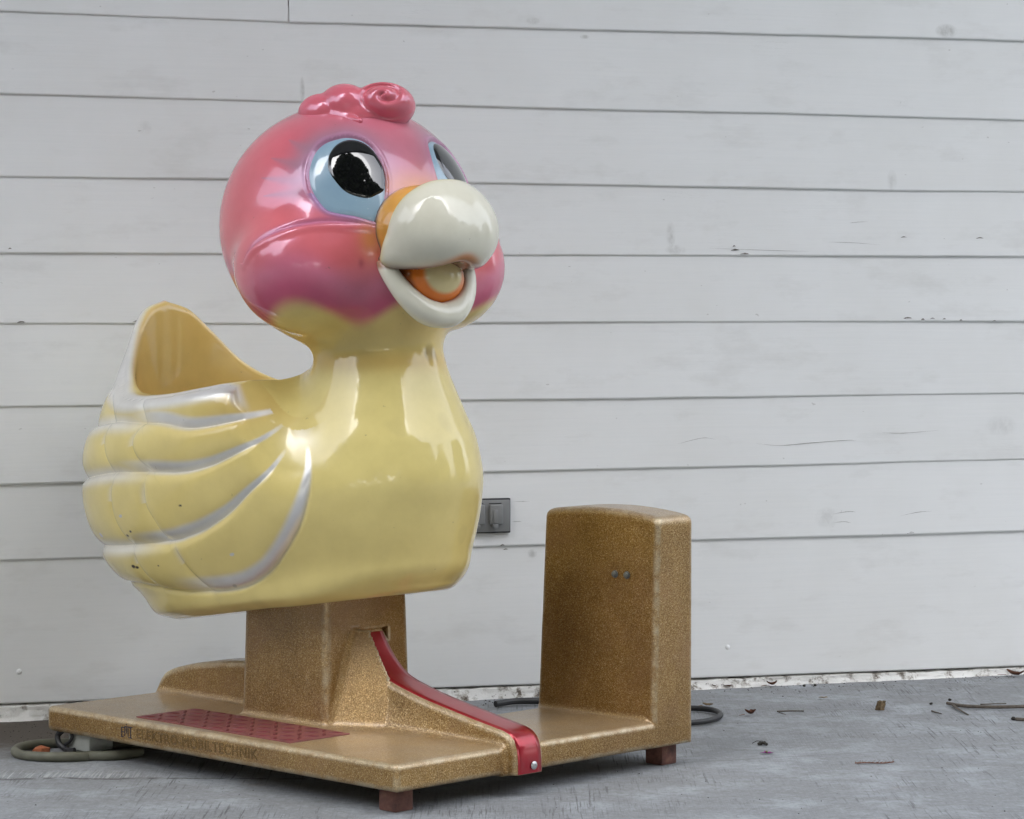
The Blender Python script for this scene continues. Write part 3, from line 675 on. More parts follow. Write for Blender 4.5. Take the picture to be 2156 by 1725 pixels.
def wing_disp(V):
    """relief of the wing: overlapping feather rows, with the silver paint along their edges"""
    u=wing_uv(V); D=np.zeros(len(V)); S=np.zeros(len(V))
    act=sstep(.66,.52,u[:,1])
    fr=sstep(.50,.66,u[:,0])      # 1 on the long front quills, 0 on the tail-side rows
    for k,C in FE.items():
        d,sg,pos=seg_d(u,C); sd=d*sg
        if k=='R5':
            fade=sstep(.345,.20,u[:,1]); D+=np.where(sd>0,.013*(1-np.exp(-(np.clip(sd,0,1)/.020)**1.3)),0)*(1-sstep(.16,.36,u[:,1])*sstep(.72,.96,u[:,0])); wf=.30+.70*sstep(.33,.16,u[:,1])
            sil=np.exp(-np.clip(np.abs(sd-.016*wf)/(.0165*wf),0,9)**4)*sstep(.60,.78,u[:,0])
            D+=-.004*fade*np.exp(-(sd/.006)**2)
        else:
            fade=sstep(1.0,.80,pos); wf=.30+.70*sstep(1.0,.66,pos); am=.0175*(.55+.45*wf)
            D+=-fade*am*np.where(sd>0,np.exp(-(np.clip(sd,0,1)/(.024*wf))**1.25),np.exp(-np.clip(-sd,0,1)/(.0085*wf)))
            sil=np.exp(-np.clip(np.abs(sd-.012*wf)/(.0145*wf),0,9)**4)*fr
            sil=np.maximum(sil,(1-fr)*.75*np.exp(-np.clip(np.abs(sd+.004)/.017,0,9)**2.5))
        S=np.maximum(S,sil*(sstep(1.0,.93,pos) if k!='R5' else sstep(.345,.29,u[:,1])))
    for C in VE:
        d,sg,pos=seg_d(u,C); sd=d*sg; fd=np.sin(np.pi*np.clip(pos,.03,.97))**.5
        D+=-fd*.0085*np.where(sd>0,np.exp(-np.clip(sd,0,1)/.0055),np.exp(-(np.clip(-sd,0,1)/.017)))*(d<.12)
        S=np.maximum(S,.40*fd*np.exp(-(d/.008)**2)*(pos<.35))
    D*=sstep(.002,.030,rim_h(V)-u[:,1])*sstep(.955,.995,outer(V))
    D=np.where(V[:,1]<0,D*sstep(1.0,.80,u[:,0]),D)
    # convergence at the shoulder
    g=np.hypot(u[:,0]-.955,u[:,1]-.345); S=np.maximum(S,.55*np.exp(-(g/.035)**2))
    d5,s5,_=seg_d(u,FE['R5']); D=D*np.where(s5>0,1,np.exp(-(d5/.012)**2))
    return D*act,S*act
def noise3(V,f,seed):
    r_=np.random.default_rng(seed); o=np.zeros(len(V))
    for _ in range(6):
        k=r_.normal(size=3); k*=f/np.linalg.norm(k); o+=np.sin(V@k+r_.uniform(0,6.28))
    return o/3.5
YEL=np.array((.74,.625,.24)); DEEP=np.array((.74,.51,.155)); PINK=np.array((.68,.115,.170)); SILV=np.array((.86,.86,.87)); GREY=np.array((.33,.19,.26)); LILA=np.array((.42,.20,.44)); MAGE=np.array((.52,.055,.15)); ORAN=np.array((.62,.26,.055)); SALM=np.array((.72,.185,.16))
def mixc(a,b,t): return a+(b-a)*np.clip(t,0,1)[:,None]
def paint(V,N):
    f,s,z=V.T; a=np.abs(s); n=noise3(V,28,1); n2=noise3(V,70,2); n3=noise3(V,11,3)
    C=np.tile(YEL,(len(V),1)); C=mixc(C,DEEP,.14+.10*n3)
    h=z-bottom(f)
    # seat hollow: a warmer yellow
    cav=((f+.235)/.33)**2+(s/.262)**2
    hollow=((((f+.235)/.30)**2+(s/.232)**2)<1.06)&(z<1.0)&(h>.1); C=mixc(C,DEEP*np.array([.95,.92,.9]),hollow*(.62+.12*n))
    # darker blend round the neck joint and the shoulder behind the neck
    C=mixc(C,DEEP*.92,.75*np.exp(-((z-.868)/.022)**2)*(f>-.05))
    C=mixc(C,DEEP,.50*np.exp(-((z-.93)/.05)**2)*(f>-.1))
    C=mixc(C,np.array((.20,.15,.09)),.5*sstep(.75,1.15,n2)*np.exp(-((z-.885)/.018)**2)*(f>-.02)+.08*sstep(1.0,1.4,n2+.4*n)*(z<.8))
    # silver rim and feather edges
    rim=rim_h(V)-np.maximum(f-.035,0)*.95-h; S=np.zeros(len(V)); wm=(z<1.0)&(outer(V)>.85)&(f<.3); S[wm]=wing_disp(V[wm])[1]
    rs=np.exp(-np.clip(np.abs(rim-.012)/.023,0,9)**4)*(z<1.0)*(f<.2)*sstep(.92,.97,outer(V))*(1-sstep(.04,.12,f))
    S=np.maximum(S,rs*(.92+.08*n))
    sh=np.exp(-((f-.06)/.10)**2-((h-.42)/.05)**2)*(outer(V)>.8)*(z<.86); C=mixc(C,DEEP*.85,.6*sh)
    # head (in its own turned frame)
    fh,sh_,_=hx((f,s,z)); f0,s0=f,s; f,s=fh,sh_; a=np.abs(s)
    hd=sstep(.0,.02,z-.90)*(1-hollow)
    ang=np.arctan2(a,f-.08)
    edge=np.where(f>-.25,.962+.024*np.sin(ang*7.2+1.0)+.006*n+np.interp(f,[-.1,.0,.1,.2],[.050,.040,.0,.0]),.99)
    k=sstep(-.016,.022,z-edge)
    P=np.tile(PINK,(len(V),1)); P=mixc(P,SALM,.35+.35*n3)
    P=mixc(P,GREY,.42*sstep(1.30,1.42,z)+.12*n)
    # airbrushed shadow round the eye
    NS=near_side(np.stack([f0,s0,z],1)); e2,_=eye2(NS); de=np.full(len(V),9.); hm=(z>1.05)&(NS[:,0]>.0)
    dd_,_,_=seg_d(e2[hm],S2,True); de[hm]=np.where(inside(e2[hm],S2),0,dd_)
    ptop=np.exp(-(de/.040)**2)*sstep(-.12,.05,e2[:,1]); P=mixc(P,GREY*1.05,.85*ptop)
    P=mixc(P,LILA,.28*np.exp(-(de/.012)**2)); P=mixc(P,np.array((.16,.19,.42)),.55*np.exp(-(de/.007)**2)*(e2[:,1]<-.03))
    cm=(z>1.0)&(z<1.24)&(NS[:,0]>-.1); dcr=np.full(len(V),9.); dcr[cm]=crease(NS[cm])[0]
    P=mixc(P,np.array((.36,.15,.30)),.62*np.exp(-(dcr/.010)**2))
    # lash strokes swept back from the eye
    for (fa,za,fb,zb) in ((.196,1.300,.140,1.322),(.198,1.268,.128,1.284),(.205,1.235,.125,1.243),(.212,1.21,.145,1.205)):
        t=np.clip(((f-fa)*(fb-fa)+(z-za)*(zb-za))/((fb-fa)**2+(zb-za)**2),0,1); dd=np.hypot(f-fa-t*(fb-fa),z-za-t*(zb-za))
        P=mixc(P,GREY,.50*np.exp(-(dd/(.0125*(1.05-t)))**2)*(a>.12))
    fore=np.exp(-(a/.085)**2-((z-1.30)/.085)**2)*(f>.2); P=mixc(P,np.array((.46,.17,.235)),.75*fore)
    P=mixc(P,ORAN*1.05,.95*np.exp(-(a/.085)**2-((z-1.222)/.035)**2)*(f>.25))
    P=mixc(P,ORAN,.75*np.exp(-((a-.118)/.022)**2-((z-1.115)/.040)**2)*(f>.24))
    P=mixc(P,MAGE,.70*np.exp(-((z-edge-.030)/.030)**2)); P=mixc(P,LILA*1.1,.24*np.exp(-((z-edge-.075)/.032)**2)*sstep(-.1,.6,np.cos(ang*1.0)))
    P=mixc(P,np.array((.40,.05,.08)),.65*np.exp(-((a-.138)/.006)**2-((z-1.067)/.010)**2)*(f>.3))
    P=mixc(P,np.array((.10,.03,.02)),.95*sstep(1.030,1.045,z)*sstep(1.085,1.076,z)*sstep(.100,.088,a)*(f>.25))
    C=mixc(C,P,k*hd)
    f,s=f0,s0
    # knocks and chips in the wing paint
    u=wing_uv(V)
    for p0,h0,rad,c in ((.395,.205,.0075,(.62,.60,.66)),(.525,.192,.006,(.06,.05,.05)),(.545,.199,.004,(.06,.05,.05)),(.50,.125,.006,(.05,.04,.04)),(.51,.122,.005,(.05,.04,.04)),(.60,.118,.003,(.07,.06,.05)),(.53,.235,.005,(.5,.5,.5)),(.80,.12,.005,(.55,.55,.55)),(.79,.055,.005,(.55,.55,.55)),(.70,.235,.0035,(.08,.07,.05))):
        q=((u[:,0]-p0)/rad)**2+((u[:,1]-h0)/(rad*.62))**2; m=sstep(1.6,.6,q+.5*n2)*(s>0); C=mixc(C,np.array(c),m); S=S*(1-m)
    C=mixc(C,SILV,np.clip(S,0,1)*.95)
    pearl=k*hd*(.55+.45*np.clip(np.exp(-((z-1.22)/.16)**2),0,1))
    return C,np.clip(S,0,1),pearl
dV,dQ=mesh_of(duck,LO,HI,.0078,0)
cen=dV[dQ].mean(1); wr=wing_region(cen)
CH3=smooth_line([np.array(p) for p in CHK],5)
def crease(P):
    """distance to the fold over the cheek, and 1 on its lower (cheek) side"""
    best=np.full(len(P),9.); ab=np.zeros(len(P)); fade=np.zeros(len(P)); n=len(CH3)-1
    for i in range(n):
        a,b=CH3[i],CH3[i+1]; e=b-a; t=np.clip((P-a)@e/(e@e),0,1); q=P-a-t[:,None]*e; dd=np.linalg.norm(q,axis=1); m=dd<best
        best[m]=dd[m]; ab[m]=(q[m,2]<0); tt=(i+t[m])/n; fade[m]=np.sin(np.pi*np.clip(.06+.88*tt,0,1))**.5
    return best+(1-fade)*.02,ab*fade
def near_side(V):
    H=np.stack(hx((V[:,0],V[:,1],V[:,2])),1); H[:,1]=np.abs(H[:,1]); return np.stack(unhx((H[:,0],H[:,1],H[:,2])),1)
def fin(V,Q,sub,wing):
    for _ in range(sub):
        V,Q=subdivide(V,Q); V=settle(duck,V,1)
    G=grad(duck,V,.003); G/=np.linalg.norm(G,axis=1,keepdims=True)
    D=wing_disp(V)[0] if wing else np.zeros(len(V))
    if wing:   # the relief dies out at the edge of the wing so that it meets the body shell exactly
        E=np.concatenate([np.sort(Q[:,[i,(i+1)%4]],1) for i in range(4)]); ky,ct=np.unique(E[:,0]*len(V)+E[:,1],return_counts=True); ky=ky[ct==1]
        bv=np.unique(np.concatenate([ky//len(V),ky%len(V)])); kd=KDTree(len(bv))
        for n_,i in enumerate(bv): kd.insert(V[i],n_)
        kd.balance(); db=np.array([kd.find(p)[2] for p in V]); D=D*sstep(.0005,.011,db)
    if not wing:
        A=near_side(V); near=(A[:,2]>1.1)&(A[:,0]>.1)
        e2,off=eye2(A[near]); de,_,_=seg_d(e2,S2,True); sd=np.where(inside(e2,S2),-de,de)
        D[near]=np.where(np.abs(off)<.09,.0014*np.exp(-((sd-.004)/.0045)**2)-.0055*sstep(.001,-.005,sd),0)
        lowm=(A[:,2]>1.0)&(A[:,2]<1.24)&(A[:,0]>-.08); dc,ab=crease(A[lowm]); D[lowm]+=-.0032*np.exp(-(dc/.0065)**2)+.0035*np.exp(-((dc-.014)/.010)**2)*ab
    V=V+G*D[:,None]; N=normals(V,Q); N*=np.sign(np.sum(N*G,1))[:,None]
    wgt=sstep(.0002,.0016,np.abs(D))[:,None] if wing else sstep(.00003,.0004,np.abs(D))[:,None]
    if wing:
        # keep relief normals wherever the slope is non-zero, blend to the smooth shell at the margin
        u=wing_uv(V); d5,s5,_=seg_d(u,FE['R5']); wgt=sstep(.0,.004,db)[:,None]
    N=N*wgt+G*(1-wgt); N/=np.linalg.norm(N,axis=1,keepdims=True); return V,Q,N
def duck_obj(name,V,Q,N,parent,mat=None):
    C,S,Pl=paint(V,N)
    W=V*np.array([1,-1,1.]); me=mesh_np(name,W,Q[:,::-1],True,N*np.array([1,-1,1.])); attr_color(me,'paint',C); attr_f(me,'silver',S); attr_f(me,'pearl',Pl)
    return link(name,me,mat or DUCK,parent)
hd_face=(cen[:,2]>.862)&(tub(cols(cen))>.022)
body_m=~wr&~hd_face
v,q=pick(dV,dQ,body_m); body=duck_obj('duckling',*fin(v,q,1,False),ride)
v,q=pick(dV,dQ,hd_face&~wr); headO=duck_obj('head',*fin(v,q,2,False),body)
for sgn in(1,-1):
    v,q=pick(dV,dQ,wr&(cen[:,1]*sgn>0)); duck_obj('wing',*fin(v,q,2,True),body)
# eyes: recessed blue-white shells with domed glossy pupils
def turned(V): return np.stack(unhx((V[:,0],V[:,1],V[:,2])),1)
def faced(V): return np.stack(hx((V[:,0],V[:,1],V[:,2])),1)
def other_eye(V):
    H=faced(V); H[:,1]*=-1; return turned(H)
def shell(P2,nr,prof,mir):
    c2=P2.mean(0); n=len(P2); R_=np.linspace(0,1,nr); pts=np.concatenate([c2+(P2-c2)*r for r in R_[1:]]+[c2[None]])
    rr=np.concatenate([np.full(n,r) for r in R_[1:]]+[np.zeros(1)])
    W=EC+pts[:,:1]*ev+pts[:,1:]*eu+en*.02
    for _ in range(8): W=W-en*np.clip(duck(cols(W))/.9,-.02,.02)[:,None]
    g=grad(duck,W); g/=np.linalg.norm(g,axis=1,keepdims=True); W=W+g*prof(rr)[:,None]
    F=[]
    for k in range(nr-2):
        for i in range(n): F.append((k*n+i,k*n+(i+1)%n,(k+1)*n+(i+1)%n,(k+1)*n+i))
    W=(W if mir==1 else other_eye(W))*np.array([1,-1,1.]); fc=F+[(len(W)-1,i,(i+1)%n) for i in range(n)]
    me=bpy.data.meshes.new('eye'); me.from_pydata([tuple(x) for x in W],[],fc); me.polygons.foreach_set('use_smooth',np.ones(len(fc),bool))
    bm=bmesh.new(); bm.from_mesh(me); bmesh.ops.recalc_face_normals(bm,faces=bm.faces)
    ctr=sum((f.normal for f in bm.faces),Vector()); tgt=Vector((en[0],-en[1],en[2])) if mir==1 else Vector((.7,.6,.3))
    if ctr.dot(tgt)<0: bmesh.ops.reverse_faces(bm,faces=bm.faces)
    bm.to_mesh(me); bm.free(); attr_f(me,'edge',rr); return me
def mat_eye():
    m=NT('pale_blue_eye_enamel'); v=m.coord(); n=m.noise(v,14.,4.); n2=m.noise(v,160.,3.)
    c=m.mix(n.outputs[0],(.20,.31,.42),(.30,.44,.52)); c=m.mix(m.ramp(n2.outputs[0],[(.70,0.),(.76,.5)]).outputs[0],c,(.6,.7,.75))
    ed=m.n('Attribute',attribute_name='edge'); c=m.mix(m.ramp(ed.outputs['Fac'],[(.955,0.),(.985,.85)]).outputs[0],c,(.03,.045,.09))
    m.p(Base_Color=c,Roughness=.3,Coat_Weight=1.,Coat_Roughness=.04); return m.m
EYE=mat_eye(); PUPM=NT('black_pupil_gloss').p(Base_Color=(.004,.004,.005),Roughness=.06,Coat_Weight=1.,Coat_Roughness=.02).m
INKL=simple('dark_eye_line',(.012,.013,.03),.3,coat=.6,bump=0)
for mir in (1,-1):
    me=shell(S2*1.0,12,lambda r:-.0028+.0015*(1-r**2)-.004*sstep(.96,1,r),mir); me.name='eye'; link('eye',me,EYE,headO)
    me=shell(P2_ if mir==1 else (P2_-S2.mean(0))*np.array([-1,1])+S2.mean(0)-np.array([.004,0]),14,lambda r:-.0022+.0042*(1-r**2)+.0022*sstep(1.,.93,r),mir); me.name='pupil'; link('pupil',me,PUPM,headO)
# bill -----------------------------------------------------------------
def zb(s): return 1.050+.020*np.exp(-(s/.045)**2)+.010*sstep(.08,.15,np.abs(s))
def upper_bill(p):
    f,s,z=p; a=np.abs(s)
    d=ell(p,(.408,0,1.147),(.088,.116,.095))
    d=smin(d,ell(p,(.424,0,1.118),(.076,.104,.068)),.05)
    d=smin(d,capsule((f,a,z),(.412,.048,1.135),(.382,.090,1.098),.054,.034),.03)
    d=smin(d,capsule((f,a,z),(.400,.066,1.095),(.352,.116,1.071),.038,.013),.03)
    d=smax(d,(zb(s)-z)*.9,.014)
    back=(.359+.052*np.clip((z-1.06)/.17,0,1.2)+.018*np.clip(1-a/.15,0,1))-f
    return smax(d,back*.9,.010)
def bill_root(p):
    f,s,z=p; a=np.abs(s)
    d=ell(p,(.333,0,1.130),(.105,.108,.098))
    d=smin(d,capsule((f,a,z),(.355,.062,1.09),(.338,.100,1.074),.032,.006),.02)
    return smax(d,(zb(s)+.006-z),.01)
_l=smooth_line([(.338,.099,1.078,.010),(.362,.096,1.048,.015),(.386,.075,1.006,.019),(.402,.040,.972,.022),(.409,0,.960,.023)],3)
LIP=[(tuple(x[:3]),x[3]) for x in _l]
def lower_bill(p):
    f,s,z=p; a=np.sqrt(s*s+.00004)
    d=ell(p,(.300,0,1.030),(.085,.066,.055))
    for (a0,r0),(a1,r1) in zip(LIP[:-1],LIP[1:]): d=smin(d,capsule((f,a,z),a0,a1,r0,r1),.012)
    return smax(d,z-1.074,.008)
def tongue_sdf(p):
    d=ell(p,(.364,0,1.036),(.064,.076,.064)); return smax(d,p[2]-1.074,.01)
CREAM=np.array((.71,.69,.575))
def bill_obj(name,fn,lo,hi,colf,h=.0055,turn=True):
    V,Q=mesh_of(fn,lo,hi,h,1); N=grad(fn,V); N/=np.linalg.norm(N,axis=1,keepdims=True)
    C=colf(V)
    if turn: V=turned(V); N=turned(N+np.array([.07,0,0]))-np.array([.07,0,0])
    W=V*np.array([1,-1,1.]); me=mesh_np(name,W,Q[:,::-1],True,N*np.array([1,-1,1.])); attr_color(me,'paint',C); attr_f(me,'silver',np.zeros(len(V))); attr_f(me,'pearl',np.zeros(len(V)))
    return link(name,me,DUCK,headO)
def c_up(V):
    f,s,z=V.T; C=np.tile(CREAM,(len(V),1)); bk_=(.359+.052*np.clip((z-1.06)/.17,0,1.2)+.018*np.clip(1-np.abs(s)/.15,0,1))
    C=mixc(C,np.array((.62,.55,.24)),.9*np.exp(-np.clip((f-bk_-.002)/.011,0,9)**2)); e=z-zb(s)
    C=mixc(C,np.array((.16,.035,.012)),.9*np.exp(-np.clip(e/.0095,0,9)**2)*(np.abs(s)<.16)); C=mixc(C,np.array((.75,.24,.03)),.65*np.exp(-((e-.010)/.008)**2)*np.exp(-(s/.045)**2)); return C
def c_root(V):
    f,s,z=V.T; n=noise3(V,40,5); C=np.tile(np.array((.74,.37,.07)),(len(V),1)); C=mixc(C,np.array((.32,.13,.03)),.35+.3*n); C=mixc(C,np.array((.70,.22,.02)),sstep(1.14,1.07,z)*.7)
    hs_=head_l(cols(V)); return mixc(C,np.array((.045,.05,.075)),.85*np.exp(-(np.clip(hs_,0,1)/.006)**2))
def c_low(V):
    f,s,z=V.T; C=np.tile(CREAM*1.03,(len(V),1))
    t=tongue_sdf(cols(V)); C=mixc(C,np.array((.30,.09,.03)),.9*np.exp(-(np.clip(t,0,1)/.006)**2)); return mixc(C,np.array((.30,.12,.05)),.85*sstep(1.052,1.062,z))
def c_ton(V):
    f,s,z=V.T; C=np.tile(np.array((.72,.60,.30)),(len(V),1)); q=((s/.060)**2+((z-1.046)/.052)**2)
    return mixc(mixc(C,np.array((.80,.20,.015)),sstep(.42,.72,q)*(z<1.055)),np.array((.16,.04,.01)),sstep(1.05,1.35,q)*.8)
bill_obj('bill_root',bill_root,(.18,-.19,1.02),(.44,.19,1.26),c_root)
bill_obj('upper_bill',upper_bill,(.28,-.19,1.02),(.53,.19,1.26),c_up)
bill_obj('lower_bill',lower_bill,(.18,-.15,.92),(.46,.15,1.09),c_low)
bill_obj('tongue',tongue_sdf,(.24,-.09,.97),(.44,.09,1.09),c_ton)
# curl on the crown
def curl(p):
    f,s,z=p
    # rolled lock at the front: a bun with a spiral furrow, its axis turned to the duck's right front
    c=(.183,.004,1.397); ax=np.array([.66,.68,.30]); ax/=np.linalg.norm(ax); e1=np.array([-.71,.70,0.])*-1; e1/=np.linalg.norm(e1); e2=np.cross(ax,e1)
    df,ds,dz=f-c[0],s-c[1],z-c[2]
    U=df*e1[0]+ds*e1[1]+dz*e1[2]; W=df*e2[0]+ds*e2[1]+dz*e2[2]; W=W if e2[2]>0 else -W; A_=df*ax[0]+ds*ax[1]+dz*ax[2]
    b=ell((U,W,A_),(0,0,0),(.068,.048,.062))
    uu,ww=U/1.35,W; r_=np.sqrt((uu-.004)**2+(ww-.004)**2)+1e-5; th=np.arctan2(ww-.004,uu-.004)
    q=(r_/.030-th/(2*math.pi)+.35)%1.; q=np.minimum(q,1-q)*.030
    b=b+.0085*np.exp(-(q/.0060)**2)*np.clip((A_+.005)/.03,0,1)*np.clip((.047-r_)/.012,0,1)
    d=ell(p,(.10,.03,1.375),(.105,.085,.050))
    d=smin(d,ell(p,(.125,.060,1.398),(.058,.050,.046)),.006)
    d=smin(d,ell(p,(.085,.088,1.382),(.055,.045,.042)),.006)
    d=smin(d,ell(p,(.12,-.05,1.388),(.07,.05,.045)),.010)
    d=smin(d,capsule(p,(.10,.10,1.375),(.20,.085,1.362),.020,.006),.008)
    return smin(d,b,.007)
def c_curl(V):
    n=noise3(V,30,8); C=np.tile(PINK,(len(V),1)); return mixc(mixc(C,SALM,.35+.3*n),GREY*1.2,.18+.15*n)
co=bill_obj('hair_curl',curl,(-.03,-.15,1.31),(.30,.16,1.49),c_curl,.0055,False); co.data.attributes['pearl'].data.foreach_set('value',np.full(len(co.data.vertices),.9,np.float32))
# ---------------- loose things on the concrete ----------------
def put(o,label,cat,group=None): return tag(o,label,cat,group)
hose=simple('olive_grey_rubber',(.105,.105,.075),.55,scale=40.,var=.3)
P=[(.17,-.03,.0105),(.12,-.075,.0105)]
for a in np.linspace(R(-52),R(-318),34): P.append((.108*math.cos(a),.100*math.sin(a),.0105+.001*math.sin(3*a)))
P+=[(.12,.085,.0105),(.20,.09,.0105)]
o=MB().tube(smooth_line(P,5),.0105,12).build('power_cable',hose,loc=(-.976,6.058,0)); put(o,'olive grey rubber cable looped on the concrete under the plate corner','cable')
brick=simple('broken_brick',(.30,.095,.04),.9,scale=30.,var=.3)
bm=bmesh.new(); bmesh.ops.create_icosphere(bm,subdivisions=1,radius=1)
for v in bm.verts: v.co=Vector((v.co.x*.023*random.uniform(.8,1.2),v.co.y*.015*random.uniform(.8,1.2),max(v.co.z,-.55)*.014*random.uniform(.8,1.3)))
me=bpy.data.meshes.new('brick_chip'); bm.to_mesh(me); bm.free(); o=link('brick_chip',me,brick,loc=(-1.03,6.062,.0075)); put(o,'orange chip of broken brick lying inside the cable loop','brick chip')
P=smooth_line([(.23,6.62,.012),(.34,6.68,.010),(.432,6.685,.009),(.481,6.655,.009),(.495,6.58,.009),(.469,6.50,.009),(.418,6.455,.009),(.33,6.44,.009),(.22,6.47,.009)],6)
ctr=np.array([.40,6.57,0]); o=MB().tube(P-ctr,.0068,10).build('rubber_cable',bk,loc=ctr); put(o,'black rubber cable loop showing from behind the coin box','cable')
P=smooth_line([(-.04,6.745,.010),(.0,6.775,.012),(.04,6.785,.012),(.09,6.79,.010),(.2,6.75,.009),(.23,6.62,.012)],6); ctr=np.array([.05,6.77,0])
o=MB().tube(P-ctr,.0080,10).build('rubber_cable',bk,loc=ctr); put(o,'thick black cable end lying between red strip and coin box','cable')
bark=simple('grey_twig_bark',(.10,.085,.07),.9,scale=120.,var=.4); redb=simple('dry_red_brown',(.14,.06,.035),.85,scale=90.,var=.35); tan=simple('dry_tan_leaf',(.26,.19,.11),.8,scale=90.,var=.35); dark=simple('dark_litter',(.03,.027,.022),.9,scale=80.); stubm=simple('rotten_wood',(.16,.115,.065),.9,scale=150.,var=.5); petm=simple('magenta_petal',(.32,.02,.26),.7,bump=0); grn=simple('green_calyx',(.16,.17,.05),.8,bump=0)
def twig(name,pts,r0,r1,label,mat=bark,forks=()):
    pts=[np.array(p) for p in pts]; c=pts[0].copy(); c[2]=0; P=smooth_line([p-c for p in pts],6); P[:,:2]+=rng.normal(0,r0*.12,(len(P),2)); mb=MB(); mb.tube(P,list(np.linspace(r0,r1,len(P))),7)
    for fk in forks: mb.tube(smooth_line([np.array(p)-c for p in fk],4),list(np.linspace(r1*.8,r1*.35,4*(len(fk)-1)+1)),6)
    return put(mb.build(name,mat,loc=c),label,'twig','twigs lying on the concrete')
twig('twig',[(1.065,6.787,.006),(1.099,6.74,.006),(1.164,6.717,.007),(1.24,6.717,.008),(1.40,6.74,.008)],.0040,.0046,'longest grey twig running off the right edge of the concrete',forks=([(1.074,6.756,.006),(1.080,6.69,.004),(1.090,6.625,.002)],))
twig('twig',[(1.146,6.787,.003),(1.18,6.79,.004),(1.212,6.803,.003)],.0018,.0012,'thin straight twig just behind the longest grey twig')
twig('twig',[(1.013,6.686,.002),(1.018,6.66,.003),(1.029,6.64,.002)],.0022,.0012,'short curved twig in front of the end of the longest twig')
twig('twig',[(.638,6.678,.002),(.67,6.68,.003),(.703,6.678,.003)],.0018,.0014,'thin forked twig lying between the brown leaf and the wood stub',forks=([(.641,6.665,.002),(.648,6.645,.002),(.655,6.632,.002)],))
twig('twig',[(1.19,6.545,.004),(1.22,6.53,.004),(1.26,6.50,.004)],.004,.004,'thick stub of twig at the right edge below the longest twig')
def leaf(name,c,ln,wd,rz,mat,label,curl=.5,stem=True,n=7):
    mb=MB(); rows=[]
    for i in range(n):
        t=i/(n-1); w_=wd*(math.sin(math.pi*(.06+.88*t))**.8)*random.uniform(.8,1.15); x=(t-.5)*ln; zc=.0035+curl*ln*.35*(2*t-1)**2+random.uniform(0,.0015)
        rows.append([mb.bm.verts.new((x,-w_,zc+w_*.7*curl+random.uniform(0,.001))),mb.bm.verts.new((x,-w_*.4,zc+.0006)),mb.bm.verts.new((x,0,zc)),mb.bm.verts.new((x,w_*.45,zc+.001)),mb.bm.verts.new((x,w_,zc+w_*.9*curl+random.uniform(0,.0015)))])
    for a,b in zip(rows,rows[1:]):
        for k in range(4): mb.bm.faces.new((a[k],b[k],b[k+1],a[k+1]))
    bmesh.ops.solidify(mb.bm,geom=mb.bm.faces[:],thickness=.0006)
    if stem: mb.tube([(-ln*.5,0,.004),(-ln*.75,.002,.003),(-ln,.001,.002)],[.0009,.0008,.0006],5)
    return put(mb.build(name,mat,loc=(c[0],c[1],.001),rot=(0,0,rz)),label,'leaf','dry leaves lying on the concrete')
leaf('dry_leaf',(.569,6.617),.028,.010,.3,redb,'curled red brown leaf just right of the black cable loop',.9)
leaf('dry_leaf',(.773,6.884),.024,.009,.1,tan,'small flat tan leaf on the concrete left of the wood stub',.15,False)
leaf('dry_leaf',(.477,6.756),.026,.010,-.2,tan,'tan leaf lying above the black cable loop beside the coin box',.4)
leaf('dry_leaf',(.516,7.085),.022,.008,.5,redb,'dark brown leaf nearest the coin box at the foot of the wall',.8)
leaf('dry_leaf',(.552,7.088),.024,.006,.0,redb,'narrow brown leaf second along the foot of the wall',.4)
leaf('dry_leaf',(.667,7.118),.030,.008,.35,redb,'long stemmed brown leaf farthest right along the wall foot',.8)
leaf('dry_leaf',(1.325,7.30),.05,.012,-.5,redb,'reddish dry frond caught at the wall foot by the right edge',.7)
# wood stub
bm=bmesh.new(); bmesh.ops.create_cone(bm,cap_ends=True,segments=14,radius1=.011,radius2=.0085,depth=.021)
bmesh.ops.subdivide_edges(bm,edges=bm.edges[:],cuts=2,use_grid_fill=True)
for v in bm.verts: v.co+=Vector((random.uniform(-1,1),random.uniform(-1,1),random.uniform(-1,1)))*.0021; v.co.x+=.22*v.co.z
me=bpy.data.meshes.new('wood_stub'); bm.to_mesh(me); bm.free(); put(link('wood_stub',me,stubm,loc=(.893,6.717,.011)),'stubby chunk of rotten wood standing upright on the concrete','wood chunk')
def lump(name,c,r_,mat,label,cat):
    bm=bmesh.new(); bmesh.ops.create_icosphere(bm,subdivisions=2,radius=r_)
    for v in bm.verts: v.co*=random.uniform(.78,1.18); v.co.z*=.8
    me=bpy.data.meshes.new(name); bm.to_mesh(me); bm.free(); return put(link(name,me,mat,loc=(c[0],c[1],r_*.7)),label,cat,'dark seeds lying on the concrete')
lump('seed',(1.084,6.867),.0042,dark,'round dark seed behind the tip of the longest twig','seed')
lump('seed',(1.028,6.803),.0040,dark,'flattened dark seed left of the tip of the longest twig','seed')
lump('seed',(.75,7.12),.0042,dark,'left one of two dark seeds close to the wall','seed')
lump('seed',(.779,7.129),.0042,dark,'right one of two dark seeds close to the wall','seed')
lump('seed',(1.185,6.552),.006,dark,'largest dark seed at the right edge below the twig','seed')
mb=MB()
for k in range(9):
    a=random.uniform(0,6.28); rr=random.uniform(0,.014); mb.lathe([(.0008,0),(.0036,.0018),(.0040,.004),(.002,.0062)],'Z',(rr*math.cos(a),rr*math.sin(a)*.8,.0005+random.uniform(0,.003)),7)
mb.tube([(-.02,.006,.004),(-.01,.008,.009),(.004,.012,.008)],.0008,5)
put(mb.build('berry_cluster',dark,loc=(.556,6.18,0)),'crushed cluster of dark berries beside the coin box foot','berries')
fl=empty('fallen_flower',(.557,6.064,0)); tag(fl,'fallen magenta flower lying in front of the dark berries','flower')
